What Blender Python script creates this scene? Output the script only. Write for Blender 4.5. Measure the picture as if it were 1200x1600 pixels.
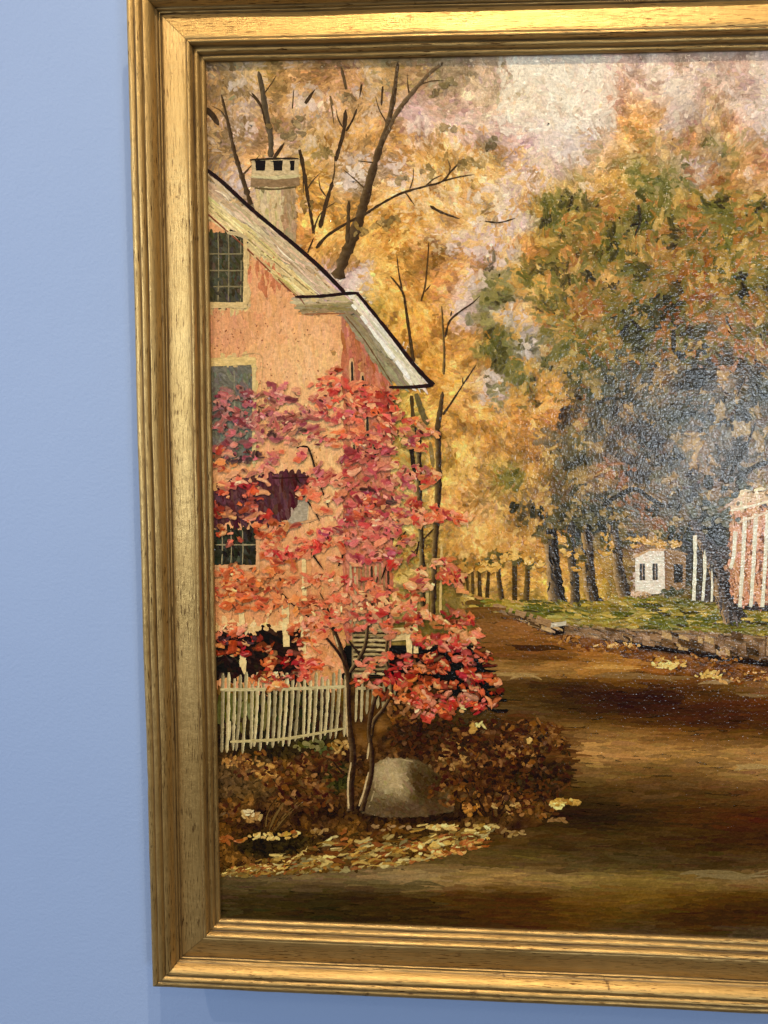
import bpy, math, random
import numpy as np
from mathutils import Matrix, Vector

for o in list(bpy.data.objects):
    bpy.data.objects.remove(o)
S = bpy.context.scene
COL = S.collection
rng = np.random.default_rng(7)

# ------------------------------------------------------------------ camera
H = 0.76            # canvas height in metres
W = 0.90            # canvas width
DC = 0.024          # canvas plane stands this far off the wall (wall front face is y = 0)
F = 1250.0          # focal length in pixels of the 1200 x 1600 photograph
a, b, c = 0.1039, 0.0556, 0.0105
T = np.array([-0.149, -0.3766, 0.6707])
Rx = np.array([[1, 0, 0], [0, math.cos(a), -math.sin(a)], [0, math.sin(a), math.cos(a)]])
Ry = np.array([[math.cos(b), 0, math.sin(b)], [0, 1, 0], [-math.sin(b), 0, math.cos(b)]])
Rz = np.array([[math.cos(c), -math.sin(c), 0], [math.sin(c), math.cos(c), 0], [0, 0, 1]])
R = Rz @ Ry @ Rx
CP = -R.T @ T
def tow(v): return Vector((v[0], v[2], -v[1]))
cam = bpy.data.cameras.new('camera')
camo = bpy.data.objects.new('camera', cam); COL.objects.link(camo)
ax, ay, az = tow(R[0]), -tow(R[1]), -tow(R[2])
M4 = Matrix(((ax.x, ay.x, az.x, CP[0]), (ax.y, ay.y, az.y, CP[2] - DC), (ax.z, ay.z, az.z, H - CP[1]), (0, 0, 0, 1)))
camo.matrix_world = M4
cam.sensor_fit = 'AUTO'; cam.sensor_width = 36.0
cam.lens = F * 36 / 1600
cam.clip_start = 0.01; cam.clip_end = 100
S.camera = camo
CAMW = Vector(M4.translation)

# ------------------------------------------------------------------ world, exposure
S.view_settings.view_transform = 'Standard'
S.view_settings.look = 'None'
S.view_settings.exposure = 0.29
S.view_settings.gamma = 1.0
S.view_settings.use_curve_mapping = False
w = bpy.data.worlds.new('World'); S.world = w; w.use_nodes = True
nt = w.node_tree; nt.nodes.clear()
out = nt.nodes.new('ShaderNodeOutputWorld'); bg = nt.nodes.new('ShaderNodeBackground')
tc = nt.nodes.new('ShaderNodeTexCoord'); sp = nt.nodes.new('ShaderNodeSeparateXYZ')
mr = nt.nodes.new('ShaderNodeMapRange'); rp = nt.nodes.new('ShaderNodeValToRGB')
mr.inputs[1].default_value = -1; mr.inputs[2].default_value = 1
rp.color_ramp.elements[0].position = 0.25; rp.color_ramp.elements[0].color = (0.085, 0.06, 0.038, 1)
rp.color_ramp.elements[1].position = 0.8; rp.color_ramp.elements[1].color = (0.66, 0.62, 0.57, 1)
nt.links.new(tc.outputs['Generated'], sp.inputs[0]); nt.links.new(sp.outputs['Z'], mr.inputs[0])
nt.links.new(mr.outputs[0], rp.inputs[0]); nt.links.new(rp.outputs[0], bg.inputs[0])
nt.links.new(bg.outputs[0], out.inputs[0]); bg.inputs[1].default_value = 0.34

# ------------------------------------------------------------------ lamps
def aim(o, tgt):
    o.rotation_euler = (Vector(tgt) - o.location).to_track_quat('-Z', 'Y').to_euler()
def spot(name, loc, tgt, power, colr, size, blend, rad):
    l = bpy.data.lights.new(name, 'SPOT'); l.energy = power; l.color = colr
    l.spot_size = math.radians(size); l.spot_blend = blend; l.shadow_soft_size = rad
    o = bpy.data.objects.new(name, l); COL.objects.link(o); o.location = loc; aim(o, tgt); return o
def area(name, loc, tgt, power, colr, sx, sy):
    l = bpy.data.lights.new(name, 'AREA'); l.energy = power; l.color = colr
    l.shape = 'RECTANGLE'; l.size = sx; l.size_y = sy
    o = bpy.data.objects.new(name, l); COL.objects.link(o); o.location = loc; aim(o, tgt); return o
WARM = (1.0, 0.80, 0.55)
spot('ceiling_or_glare_spot', (0.16, -1.20, 2.48), (0.38, 0, 0.34), 60, WARM, 66, 0.9, 0.018)
spot('ceiling_or_glare_spot', (0.50, -1.15, 2.40), (0.50, 0, 0.36), 66, WARM, 56, 0.9, 0.02)
spot('ceiling_or_glare_spot', (-1.50, -1.30, 1.95), (0.15, 0, 0.10), 46, (1.0, 0.80, 0.58), 80, 1.0, 0.012)
# daylight window behind the camera, to the right: its reflection lies on the varnish
def px2w(x, y, h=0.0):
    """pixel of the photograph -> point of the canvas plane (h metres proud of it)"""
    x = np.asarray(x, float); y = np.asarray(y, float)
    d = np.stack([(x - 600) / F, (y - 800) / F, np.ones_like(x)], -1) @ R
    s = -CP[2] / d[..., 2]
    P = CP + d * s[..., None]
    return P[..., 0], -DC - h, H - P[..., 1]
def mirror_pt(x, y, D):
    X, Y, Z = px2w(x, y)
    p = Vector((float(X), -DC, float(Z))); d = p - CAMW; d.y = -d.y
    return p + d * (D / -d.y)
wa, wb = mirror_pt(928, 545, 2.6), mirror_pt(1290, 850, 2.6)
wc, wd_ = mirror_pt(1070, 610, 2.6), mirror_pt(1215, 800, 2.6)
wl = area('window_or_fill_lamp', ((wa.x + wb.x) / 2, -2.65, (wa.z + wb.z) / 2), ((wa.x + wb.x) / 2, 0, (wa.z + wb.z) / 2), 4.2, (0.76, 0.88, 1.0), abs(wb.x - wa.x), abs(wb.z - wa.z))
wl3 = area('glint_core_lamp', ((wc.x + wd_.x) / 2, -2.60, (wc.z + wd_.z) / 2), ((wc.x + wd_.x) / 2, 0, (wc.z + wd_.z) / 2), 7.5, (0.80, 0.90, 1.0), abs(wd_.x - wc.x), abs(wd_.z - wc.z))  # small strong lamp added in front of the window to brighten varnish glints
wl2 = area('window_or_fill_lamp', (-2.4, -2.0, 0.7), (-0.5, 0, -0.35), 42, (0.72, 0.85, 1.0), 1.4, 1.8)  # added fill lamp at the left, cools and evens the wall

gs = mirror_pt(930, 90, 1.5)
spot('ceiling_or_glare_spot', (gs.x, gs.y, gs.z), (0.40, 0, 0.45), 7, (1.0, 0.84, 0.60), 55, 0.8, 0.07)  # low spot added so its mirror image warms varnish and top rail

# illumination divided out of the paint; some varnish glare stays in the right-hand colours
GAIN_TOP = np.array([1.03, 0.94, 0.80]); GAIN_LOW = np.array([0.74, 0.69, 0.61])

# ------------------------------------------------------------------ material helpers
def mat(name):
    m = bpy.data.materials.new(name); m.use_nodes = True
    n = m.node_tree; n.nodes.clear()
    o = n.nodes.new('ShaderNodeOutputMaterial'); p = n.nodes.new('ShaderNodeBsdfPrincipled')
    n.links.new(p.outputs[0], o.inputs[0])
    return m, n, p
def N(n, t, **k):
    q = n.nodes.new(t)
    for kk, v in k.items(): setattr(q, kk, v)
    return q
def noise(n, vec, scale, detail=4, rough=0.55, mapscale=None):
    if mapscale is not None:
        mp = N(n, 'ShaderNodeMapping'); mp.inputs['Scale'].default_value = mapscale
        n.links.new(vec, mp.inputs['Vector']); vec = mp.outputs[0]
    q = N(n, 'ShaderNodeTexNoise'); q.inputs['Scale'].default_value = scale
    q.inputs['Detail'].default_value = detail; q.inputs['Roughness'].default_value = rough
    n.links.new(vec, q.inputs['Vector']); return q.outputs['Fac']
def ramp(n, fac, stops):
    q = N(n, 'ShaderNodeValToRGB'); e = q.color_ramp.elements
    while len(e) < len(stops): e.new(0.5)
    for i, (p, c_) in enumerate(stops):
        e[i].position = p; e[i].color = (*c_, 1) if len(c_) == 3 else c_
    n.links.new(fac, q.inputs[0]); return q.outputs[0]
def mix(n, fac, A, B, mode='MIX'):
    q = N(n, 'ShaderNodeMix', data_type='RGBA', blend_type=mode)
    for s, v in ((q.inputs[0], fac), (q.inputs[6], A), (q.inputs[7], B)):
        if hasattr(v, 'links'): n.links.new(v, s)
        else: s.default_value = v if not isinstance(v, tuple) or len(v) == 4 else (*v, 1)
    return q.outputs[2]
def math_(n, op, A, B=0.0):
    q = N(n, 'ShaderNodeMath', operation=op)
    for s, v in ((q.inputs[0], A), (q.inputs[1], B)):
        if hasattr(v, 'links'): n.links.new(v, s)
        else: s.default_value = v
    return q.outputs[0]
def bump(n, h, strength, dist, prev=None):
    q = N(n, 'ShaderNodeBump'); q.inputs['Strength'].default_value = strength; q.inputs['Distance'].default_value = dist
    n.links.new(h, q.inputs['Height'])
    if prev is not None: n.links.new(prev, q.inputs['Normal'])
    return q.outputs[0]

def mesh_obj(name, V, Fq, m, parent=None, cols=None, brush=None, smooth=True, uv=None):
    me = bpy.data.meshes.new(name)
    V = np.asarray(V, np.float32); Fq = np.asarray(Fq, np.int32)
    me.vertices.add(len(V)); me.vertices.foreach_set('co', V.ravel())
    k = Fq.shape[1]
    me.loops.add(Fq.size); me.loops.foreach_set('vertex_index', Fq.ravel())
    me.polygons.add(len(Fq)); me.polygons.foreach_set('loop_start', np.arange(len(Fq), dtype=np.int32) * k)
    me.polygons.foreach_set('loop_total', np.full(len(Fq), k, np.int32))
    me.polygons.foreach_set('use_smooth', np.full(len(Fq), smooth))
    me.update(calc_edges=True)
    if cols is not None:
        at = me.color_attributes.new('pigment', 'FLOAT_COLOR', 'POINT')
        cc = np.ones((len(V), 4), np.float32); cc[:, :3] = cols
        at.data.foreach_set('color', cc.ravel())
    if brush is not None:
        at = me.attributes.new('brush', 'FLOAT_VECTOR', 'POINT')
        at.data.foreach_set('vector', np.asarray(brush, np.float32).ravel())
    if uv is not None:
        u = me.uv_layers.new(name='UVMap'); u.data.foreach_set('uv', np.asarray(uv, np.float32)[Fq.ravel()].ravel())
    me.materials.append(m)
    o = bpy.data.objects.new(name, me); COL.objects.link(o)
    if parent is not None: o.parent = parent
    return o

# ------------------------------------------------------------------ wall
m_wall, n, p = mat('blue_wall_paint')
g = N(n, 'ShaderNodeTexCoord').outputs['Object']
big = noise(n, g, 2.2, 3); sm = noise(n, g, 60, 3)
cw = ramp(n, big, [(0.3, (0.325, 0.450, 0.73)), (0.7, (0.347, 0.474, 0.755))])
spots = ramp(n, noise(n, g, 23, 2, 0.4), [(0.70, (0, 0, 0)), (0.80, (1, 1, 1))])
cw = mix(n, math_(n, 'MULTIPLY', spots, 0.10), cw, (0.42, 0.52, 0.68, 1))
n.links.new(cw, p.inputs['Base Color']); p.inputs['Roughness'].default_value = 0.55
p.inputs['Specular IOR Level'].default_value = 0.3
b1 = bump(n, noise(n, g, 300, 4, 0.6), 0.34, 0.0010)
b1 = bump(n, noise(n, g, 30, 3), 0.12, 0.003, b1)
n.links.new(b1, p.inputs['Normal'])
def box(x0, x1, y0, y1, z0, z1):
    V = [(x, y, z) for x in (x0, x1) for y in (y0, y1) for z in (z0, z1)]
    return V, [(0, 1, 3, 2), (4, 6, 7, 5), (0, 4, 5, 1), (2, 3, 7, 6), (0, 2, 6, 4), (1, 5, 7, 3)]
V, Fq = box(-3.2, 4.2, 0, 0.12, -1.45, 2.75)
wall = mesh_obj('wall', V, Fq, m_wall, smooth=False); wall['kind'] = 'structure'
# a hairline scratch and dent in the plaster beside the frame belong to the wall's surface
# ------------------------------------------------------------------ the framed painting
root = bpy.data.objects.new('framed_painting', None); COL.objects.link(root)
root.location = (0, 0, 0)
root['label'] = 'autumn village street oil painting in a wide gold wooden frame on blue wall'
root['category'] = 'painting'

def gold(name, seed):
    m, n, p = mat(name)
    uv = N(n, 'ShaderNodeTexCoord').outputs['UV']
    ad = N(n, 'ShaderNodeVectorMath', operation='ADD'); ad.inputs[1].default_value = (seed * 3.1, seed * 1.7, 0)
    n.links.new(uv, ad.inputs[0]); uv = ad.outputs[0]
    ob = N(n, 'ShaderNodeTexCoord').outputs['Object']
    cloud = noise(n, ob, 9, 4)
    grain = noise(n, uv, 1.0, 6, 0.7, (38, 620, 1))
    pores = noise(n, uv, 1.0, 4, 0.6, (75, 900, 1))
    wear = noise(n, ob, 55, 5, 0.65)
    base = ramp(n, cloud, [(0.3, (0.58, 0.370, 0.125)), (0.7, (0.69, 0.46, 0.175))])
    gf = ramp(n, grain, [(0.36, (1, 1, 1)), (0.56, (0, 0, 0))])
    base = mix(n, math_(n, 'MULTIPLY', gf, 0.42), base, (0.30, 0.18, 0.055, 1))
    region = ramp(n, noise(n, uv, 1.0, 2, 0.5, (14, 60, 1)), [(0.36, (0, 0, 0)), (0.58, (1, 1, 1))])
    pf = ramp(n, pores, [(0.385, (1, 1, 1)), (0.435, (0, 0, 0))])
    pf = mix(n, 1.0, pf, region, 'MULTIPLY')
    base = mix(n, pf, base, (0.11, 0.05, 0.014, 1))
    wf = ramp(n, wear, [(0.28, (1, 1, 1)), (0.335, (0, 0, 0))])
    base = mix(n, math_(n, 'MULTIPLY', wf, 0.85), base, (0.10, 0.05, 0.02, 1))
    gv = N(n, 'ShaderNodeAttribute', attribute_name='groove')
    base = mix(n, gv.outputs['Fac'], base, (0.055, 0.028, 0.010, 1))
    n.links.new(base, p.inputs['Base Color'])
    me = math_(n, 'SUBTRACT', 0.82, math_(n, 'MULTIPLY', gv.outputs['Fac'], 0.75))
    n.links.new(me, p.inputs['Metallic'])
    rg = math_(n, 'ADD', 0.30, math_(n, 'MULTIPLY', noise(n, ob, 40, 4), 0.24))
    n.links.new(rg, p.inputs['Roughness'])
    bb = bump(n, grain, 0.28, 0.0008); bb = bump(n, pores, 0.5, 0.0007, bb); bb = bump(n, noise(n, ob, 160, 4), 0.45, 0.0008, bb)
    n.links.new(bb, p.inputs['Normal'])
    return m

# cross-section of the moulding: (outward from the sight edge, proud of the canvas) in mm, groove darkness
PRO = [(2.5, -12, 0), (2.5, -2.0, .9), (0, -2.0, .9), (0, 2.6, .5), (0.35, 3.6, .1), (1.6, 4.6, 0), (3.0, 5.0, 0), (3.4, 4.4, .6), (3.8, 3.8, 1), (4.2, 5.0, .6),
       (4.9, 6.9, .1), (6.0, 8.0, 0), (7.2, 8.3, 0), (8.2, 7.9, .1), (8.6, 7.2, .9), (8.95, 6.9, 1), (9.3, 8.6, .7), (9.9, 10.9, .1), (10.8, 12.3, 0), (11.8, 12.9, 0), (12.8, 12.6, 0),
       (13.2, 11.8, .6), (13.6, 11.3, .7), (14.1, 11.9, .1), (15.0, 12.0, 0), (19, 11.2, 0), (24, 10.1, 0), (29, 9.0, 0), (31.2, 8.5, 0), (31.7, 7.9, .5), (32.1, 7.0, 1), (32.6, 7.5, .8),
       (33.0, 8.8, .1), (33.7, 9.2, 0), (34.2, 8.6, .4), (34.5, 7.7, 1), (34.9, 8.2, .9), (35.3, 9.6, .2), (36.0, 10.2, .3), (36.7, 10.4, .8), (37.3, 11.8, .2), (38.6, 14.4, 0), (40.6, 16.8, 0), (42.8, 18.3, 0), (44.6, 18.8, 0), (45.6, 18.2, .1),
       (46.1, 16.6, .9), (46.7, 15.8, 1), (47.4, 16.6, .7), (48.2, 18.1, .1), (49.8, 19.3, 0), (51.6, 19.4, 0), (52.8, 18.6, .1), (53.4, 17.3, .8), (54.0, 16.9, 1), (54.7, 17.6, .3),
       (55.6, 18.4, 0), (58.0, 17.9, 0), (60.2, 16.9, 0), (61.2, 15.6, 0), (61.2, 13.6, .1), (58, 8, .2), (52, 1, .3), (47, -6, .3), (45.5, -12, .4)]
PU = np.array([q[0] for q in PRO]) / 1000; PH = np.array([q[1] for q in PRO]) / 1000; PG = np.array([q[2] for q in PRO])
PU = np.where(PU >= .0312, .0612 - (.0612 - PU) * (.0612 - .0344) / .030, PU)       # a broader flat panel, slimmer outer beads
arc = np.concatenate([[0], np.cumsum(np.hypot(np.diff(PU), np.diff(PH)))])
def rail(side, m):
    n_ = 170 if side in 'LR' else 220
    rg = np.random.default_rng(ord(side))
    s = np.linspace(0, 1, n_)
    L = H if side in 'LR' else W
    def sm(k):                                        # slow wander of an old hand-finished moulding
        q = rg.normal(size=n_ + 60); ker = np.hanning(k); ker /= ker.sum(); q = np.convolve(q, ker, 'same')[30:-30]; return q / max(1e-9, q.std())
    wob = sm(41) * 0.00020
    V = []; G = []; UV = []
    for j in range(len(PU)):
        u = PU[j] + (wob if 0.001 < PU[j] else 0) + sm(9) * 0.00005
        h = PH[j] + sm(13) * 0.00007
        if 54.9 < PU[j] * 1000 < 61.5:                  # nicked and chipped outer edge
            nick = np.clip(sm(5) - 1.7, 0, 2) * 0.0007
            u = u - nick * (PU[j] > .0595); h = h - nick * .8
            gg = PG[j] + np.clip(nick * 900, 0, .8)
        else: gg = np.full(n_, PG[j])
        gg = np.clip(gg * (0.86 + 0.2 * sm(15)), 0, 1)
        # mitre: the rail reaches u past each end of the sight edge; a hair's breadth of joint stays open
        gap = 0.00022
        t = (-u + gap) + s * (L + 2 * u - 2 * gap)
        if side == 'L':   P = np.stack([-u, -DC - h, t], 1)
        elif side == 'R': P = np.stack([W + u, -DC - h, t], 1)
        elif side == 'B': P = np.stack([t, -DC - h, -u], 1)
        else:             P = np.stack([t, -DC - h, H + u], 1)
        V.append(P); G.append(gg); UV.append(np.stack([t, np.full(n_, arc[j])], 1))
    V = np.concatenate(V); G = np.concatenate(G); UV = np.concatenate(UV)
    J = len(PU); idx = np.arange(J * n_).reshape(J, n_)
    A, B, C_, D = idx[:-1, :-1], idx[1:, :-1], idx[1:, 1:], idx[:-1, 1:]
    q = np.stack([A, D, C_, B], -1).reshape(-1, 4) if side in 'RB' else np.stack([A, B, C_, D], -1).reshape(-1, 4)
    back = np.stack([idx[-1, :-1], idx[0, :-1], idx[0, 1:], idx[-1, 1:]], -1)
    q = np.concatenate([q, back])
    o = mesh_obj('frame_rail', V, q, m, root, uv=UV)
    at = o.data.attributes.new('groove', 'FLOAT', 'POINT'); at.data.foreach_set('value', G.astype(np.float32))
    return o
RL = {'L': 'left upright of the gold frame', 'B': 'bottom rail of the gold frame', 'T': 'top rail of the gold frame', 'R': 'right upright of the gold frame'}
for i, sd in enumerate('LBTR'):
    rail(sd, gold('worn_gold_leaf', i + 1))['label'] = RL[sd]

# ------------------------------------------------------------------ oil paint
def paint_material(name, weave, gloss):
    m, n, p = mat(name)
    at = N(n, 'ShaderNodeAttribute', attribute_name='pigment'); br = N(n, 'ShaderNodeAttribute', attribute_name='brush')
    ob = N(n, 'ShaderNodeTexCoord').outputs['Object']
    hair = noise(n, br.outputs['Vector'], 1.0, 3, 0.6, (1.2, 6.5, 1))
    f = ramp(n, hair, [(0.25, (0.74, 0.74, 0.74)), (0.75, (1.22, 1.22, 1.22))])
    colr = mix(n, 1.0, at.outputs['Color'], f, 'MULTIPLY')
    spk = noise(n, ob, 420, 3, 0.7)
    f2 = ramp(n, spk, [(0.3, (0.80, 0.80, 0.80)), (0.7, (1.16, 1.16, 1.16))])
    colr = mix(n, 1.0, colr, f2, 'MULTIPLY')
    n.links.new(colr, p.inputs['Base Color'])
    p.inputs['Roughness'].default_value = gloss; p.inputs['Specular IOR Level'].default_value = 0.5
    # linen threads telegraphing through the paint
    sx = N(n, 'ShaderNodeSeparateXYZ'); n.links.new(ob, sx.inputs[0])
    wx = math_(n, 'SINE', math_(n, 'ADD', math_(n, 'MULTIPLY', sx.outputs['X'], 5200), math_(n, 'MULTIPLY', noise(n, ob, 1, 3, 0.6, (120, 1, 20)), 9)))
    wz = math_(n, 'SINE', math_(n, 'ADD', math_(n, 'MULTIPLY', sx.outputs['Z'], 4700), math_(n, 'MULTIPLY', noise(n, ob, 1, 3, 0.6, (20, 1, 120)), 9)))
    wv = math_(n, 'ADD', wx, wz)
    nb = bump(n, wv, weave, 0.0003)
    nb = bump(n, hair, 0.16, 0.0003, nb)
    nb = bump(n, noise(n, ob, 430, 1.2, 0.5), 0.42, 0.0009, nb)
    nb = bump(n, noise(n, ob, 110, 3), 0.20, 0.0012, nb)
    n.links.new(nb, p.inputs['Normal'])
    return m
m_paint = paint_material('varnished_oil_paint', 0.05, 0.07)
m_ground = paint_material('thin_oil_paint_on_linen', 0.12, 0.16)

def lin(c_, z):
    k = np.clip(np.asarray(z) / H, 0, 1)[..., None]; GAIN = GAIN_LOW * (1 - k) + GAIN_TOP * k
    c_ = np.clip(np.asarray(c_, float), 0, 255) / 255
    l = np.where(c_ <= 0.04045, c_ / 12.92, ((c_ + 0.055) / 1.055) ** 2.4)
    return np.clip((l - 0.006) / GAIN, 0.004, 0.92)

# ---- underpainting: a colour field over the canvas (in photograph pixels, which map 1:1 to the canvas plane)
X0, Y0, ST = 306, 20, 2
XE, YE = 2260, 1600
nx, ny = (XE - X0) // ST, (YE - Y0) // ST
gx, gy = np.meshgrid(X0 + ST * (np.arange(nx) + .5), Y0 + ST * (np.arange(ny) + .5))
def vn(cx, cy, seed, ox=0, oy=0):
    r_ = np.random.default_rng(seed)
    w_, h_ = int((XE - X0) / cx) + 4, int((YE - Y0) / cy) + 4
    t_ = r_.random((h_, w_)) * 2 - 1
    fx = (gx - X0) / cx; fy = (gy - Y0) / cy
    ix = fx.astype(int); iy = fy.astype(int); fx = fx - ix; fy = fy - iy
    fx = fx * fx * (3 - 2 * fx); fy = fy * fy * (3 - 2 * fy)
    return (t_[iy, ix] * (1 - fx) + t_[iy, ix + 1] * fx) * (1 - fy) + (t_[iy + 1, ix] * (1 - fx) + t_[iy + 1, ix + 1] * fx) * fy
n60, n25, n12, n6 = vn(60, 60, 1), vn(25, 25, 2), vn(12, 12, 3), vn(6, 6, 4)
n60b, n25b, n12b = vn(60, 60, 5), vn(25, 25, 6), vn(12, 12, 7)
streak = vn(90, 7, 8) * .5 + vn(40, 4, 9) * .35 + vn(200, 14, 10) * .5
vert = vn(5, 30, 11)
def parse(txt):
    A = []
    for row in txt.strip().split('\n'):
        for tok in row.split():
            q = tok.split(','); A.append([float(v) for v in q])
    return np.array(A)
def field(P, sx_, sy_, gxx, gyy):
    num = np.zeros(gxx.shape + (3,)); den = np.zeros(gxx.shape)
    for (x, y, r_, g_, b_) in P:
        i0, i1 = max(0, int((y - 4.2 * sy_ - Y0) / ST)), int((y + 4.2 * sy_ - Y0) / ST) + 1
        sl = (slice(i0, i1), slice(None))
        wt = np.exp(-(((gxx[sl] - x) / sx_) ** 2 + ((gyy[sl] - y) / sy_) ** 2) / 2) + 1e-9
        num[sl] += wt[..., None] * np.array([r_, g_, b_]); den[sl] += wt
    return num / np.maximum(den, 1e-12)[..., None]
FOL = parse('''
340,120,150,125,95 370,125,170,145,105 420,130,165,135,80 460,130,195,150,105 500,125,185,135,90 540,125,200,150,115 590,120,170,145,95 640,120,175,140,85 700,120,165,140,95 760,120,205,175,130 820,120,228,208,168 870,120,228,215,188 930,110,225,205,175 970,110,205,165,130 1020,110,225,200,165 1060,110,220,180,140 1110,110,220,190,155 1160,110,208,172,138 1195,120,225,200,170
340,170,165,130,95 365,140,185,172,165 400,170,190,162,145 430,170,180,140,95 475,170,228,198,182 520,165,218,182,158 570,170,200,160,110 640,180,225,185,160 700,160,200,165,120 760,165,232,198,142 820,160,238,210,155 880,160,232,218,182 930,160,228,203,168 960,165,195,145,105 1010,150,228,185,140 1060,140,235,220,200 1100,160,215,168,125 1160,165,222,192,162 1195,165,226,202,176
335,220,130,108,80 380,200,202,178,168 420,200,180,135,100 460,212,215,185,170 510,220,180,140,90 560,220,218,165,95 620,220,205,150,85 660,215,228,190,160 720,200,224,184,158 770,195,226,190,160 840,190,234,208,180 862,215,228,216,210 888,228,222,208,200 930,215,200,172,150 985,190,215,150,70 1020,180,222,162,80 1055,200,190,170,150 1082,178,208,192,165 1110,175,190,160,95 1150,190,202,142,80 1190,215,206,182,166
340,260,165,140,120 370,280,190,165,158 410,250,218,162,110 480,230,202,168,92 520,240,216,172,120 560,248,228,195,165 560,272,228,208,198 610,260,226,192,166 650,240,236,190,108 690,230,242,196,108 720,232,226,180,118 762,230,140,120,80 800,225,215,175,150 840,235,222,182,162 920,230,196,176,172 940,240,206,160,90 1000,230,205,152,75 1040,240,190,155,110 1080,222,202,130,60 1112,235,140,130,90 1160,240,185,148,78 1190,250,192,124,74
500,300,226,170,85 545,276,226,206,190 590,300,222,170,90 640,285,226,186,145 700,270,232,182,100 760,270,226,176,100 800,280,236,200,165 850,262,222,190,160 890,290,202,165,85 925,292,192,158,95 960,280,216,165,75 1000,270,122,120,52 1040,280,122,116,55 1090,258,192,166,145 1130,290,196,135,60 1182,280,222,172,115
480,330,225,160,80 550,330,225,165,80 600,360,220,160,75 650,320,215,155,75 700,330,215,168,105 760,312,238,204,150 800,350,226,196,172 850,340,145,128,58 890,325,105,100,38 900,350,125,110,45 940,318,190,130,60 970,320,165,118,50 1000,345,98,92,36 1050,330,116,108,45 1080,345,208,140,75 1110,322,100,102,38 1150,310,145,120,58 1190,330,135,118,52
560,390,215,160,80 620,400,220,165,80 680,400,200,135,65 700,388,226,198,170 720,420,186,122,58 760,400,232,192,168 785,424,226,198,168 830,400,212,140,70 860,402,128,112,48 900,390,198,122,60 950,400,124,112,38 990,392,82,76,28 1022,390,220,158,92 1060,400,106,92,38 1085,378,195,122,70 1130,400,104,100,34 1175,410,160,132,66
560,440,218,188,168 600,440,225,165,75 650,430,210,150,70 700,450,205,140,65 742,452,222,192,158 780,440,128,120,52 830,430,112,105,42 870,450,198,156,80 910,440,104,92,38 950,440,220,168,92 1000,440,126,108,44 1050,430,160,105,45 1090,430,140,85,30 1130,440,112,84,30 1170,450,92,84,28
590,470,190,160,70 620,500,222,162,70 680,500,216,152,66 720,480,216,186,162 768,468,118,110,58 810,492,228,198,162 850,480,202,156,75 882,500,118,105,42 920,470,192,120,60 960,480,126,98,38 1000,500,62,58,22 1040,490,62,48,20 1080,480,120,68,25 1135,490,155,118,66 1180,480,130,95,45
600,540,216,156,66 660,560,206,146,60 720,540,216,156,75 780,538,116,106,48 832,532,196,180,155 860,552,122,112,68 900,540,95,90,33 930,540,84,80,28 970,560,85,80,40 1020,550,100,80,50 1060,540,82,72,42 1100,540,120,90,55 1150,540,140,100,60 1190,560,125,90,60
680,600,212,150,65 730,600,216,160,75 770,610,208,188,168 800,590,124,116,58 840,620,206,146,65 880,620,190,130,55 915,600,60,65,30 950,590,100,95,60 990,600,62,62,48 1040,600,110,85,50 1090,600,68,64,58 1140,590,150,115,75 1190,600,75,80,60
640,650,190,165,75 700,650,215,155,70 760,650,206,146,65 820,660,196,136,60 870,650,196,130,60 903,660,150,110,50 930,650,92,90,66 970,640,115,90,62 1010,650,110,95,60 1060,650,82,82,58 1110,650,86,88,78 1160,650,108,102,80 1195,660,108,98,78
640,720,200,170,85 710,700,222,168,80 770,700,218,162,80 830,700,202,142,70 870,690,124,96,48 900,700,90,80,30 940,700,108,86,60 980,690,92,68,48 1020,700,92,72,52 1060,700,88,78,58 1100,700,142,115,78 1150,700,140,120,88 1190,700,108,102,82
700,740,200,156,70 750,750,222,172,90 790,752,118,108,40 820,740,186,142,65 870,740,116,88,40 900,730,88,78,38 940,750,142,102,65 980,750,120,90,60 1020,760,98,92,66 1060,750,92,78,56 1100,740,118,90,68 1150,740,108,102,84 1190,745,132,112,84
640,790,210,180,95 700,790,225,160,80 760,790,232,178,100 800,790,196,150,75 822,800,66,56,30 850,790,190,140,75 880,780,68,62,35 920,790,56,56,38 950,780,72,68,48 985,800,112,95,65 1020,790,122,86,60 1060,800,88,88,72 1100,790,120,120,104 1140,782,200,165,120 1180,780,225,185,140
700,840,128,104,45 730,850,226,166,85 770,850,222,162,80 820,850,206,150,75 850,850,190,135,65 925,830,58,58,46 960,830,76,68,48 1000,830,152,108,70 1040,830,130,110,70 1080,830,68,72,70 1120,830,60,60,55 1170,830,215,150,100
640,900,190,160,80 730,900,176,132,58 760,900,216,166,80 800,900,206,156,70 850,900,202,152,70 880,900,206,156,70 940,890,192,146,60 975,890,110,85,40 1040,890,140,110,70 1080,890,60,58,45 1130,890,90,80,60 1180,890,205,140,95
700,935,120,100,40 760,935,190,150,65 850,935,180,145,55 950,935,170,140,52 1050,935,120,100,45 1190,935,90,75,55''')
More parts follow.
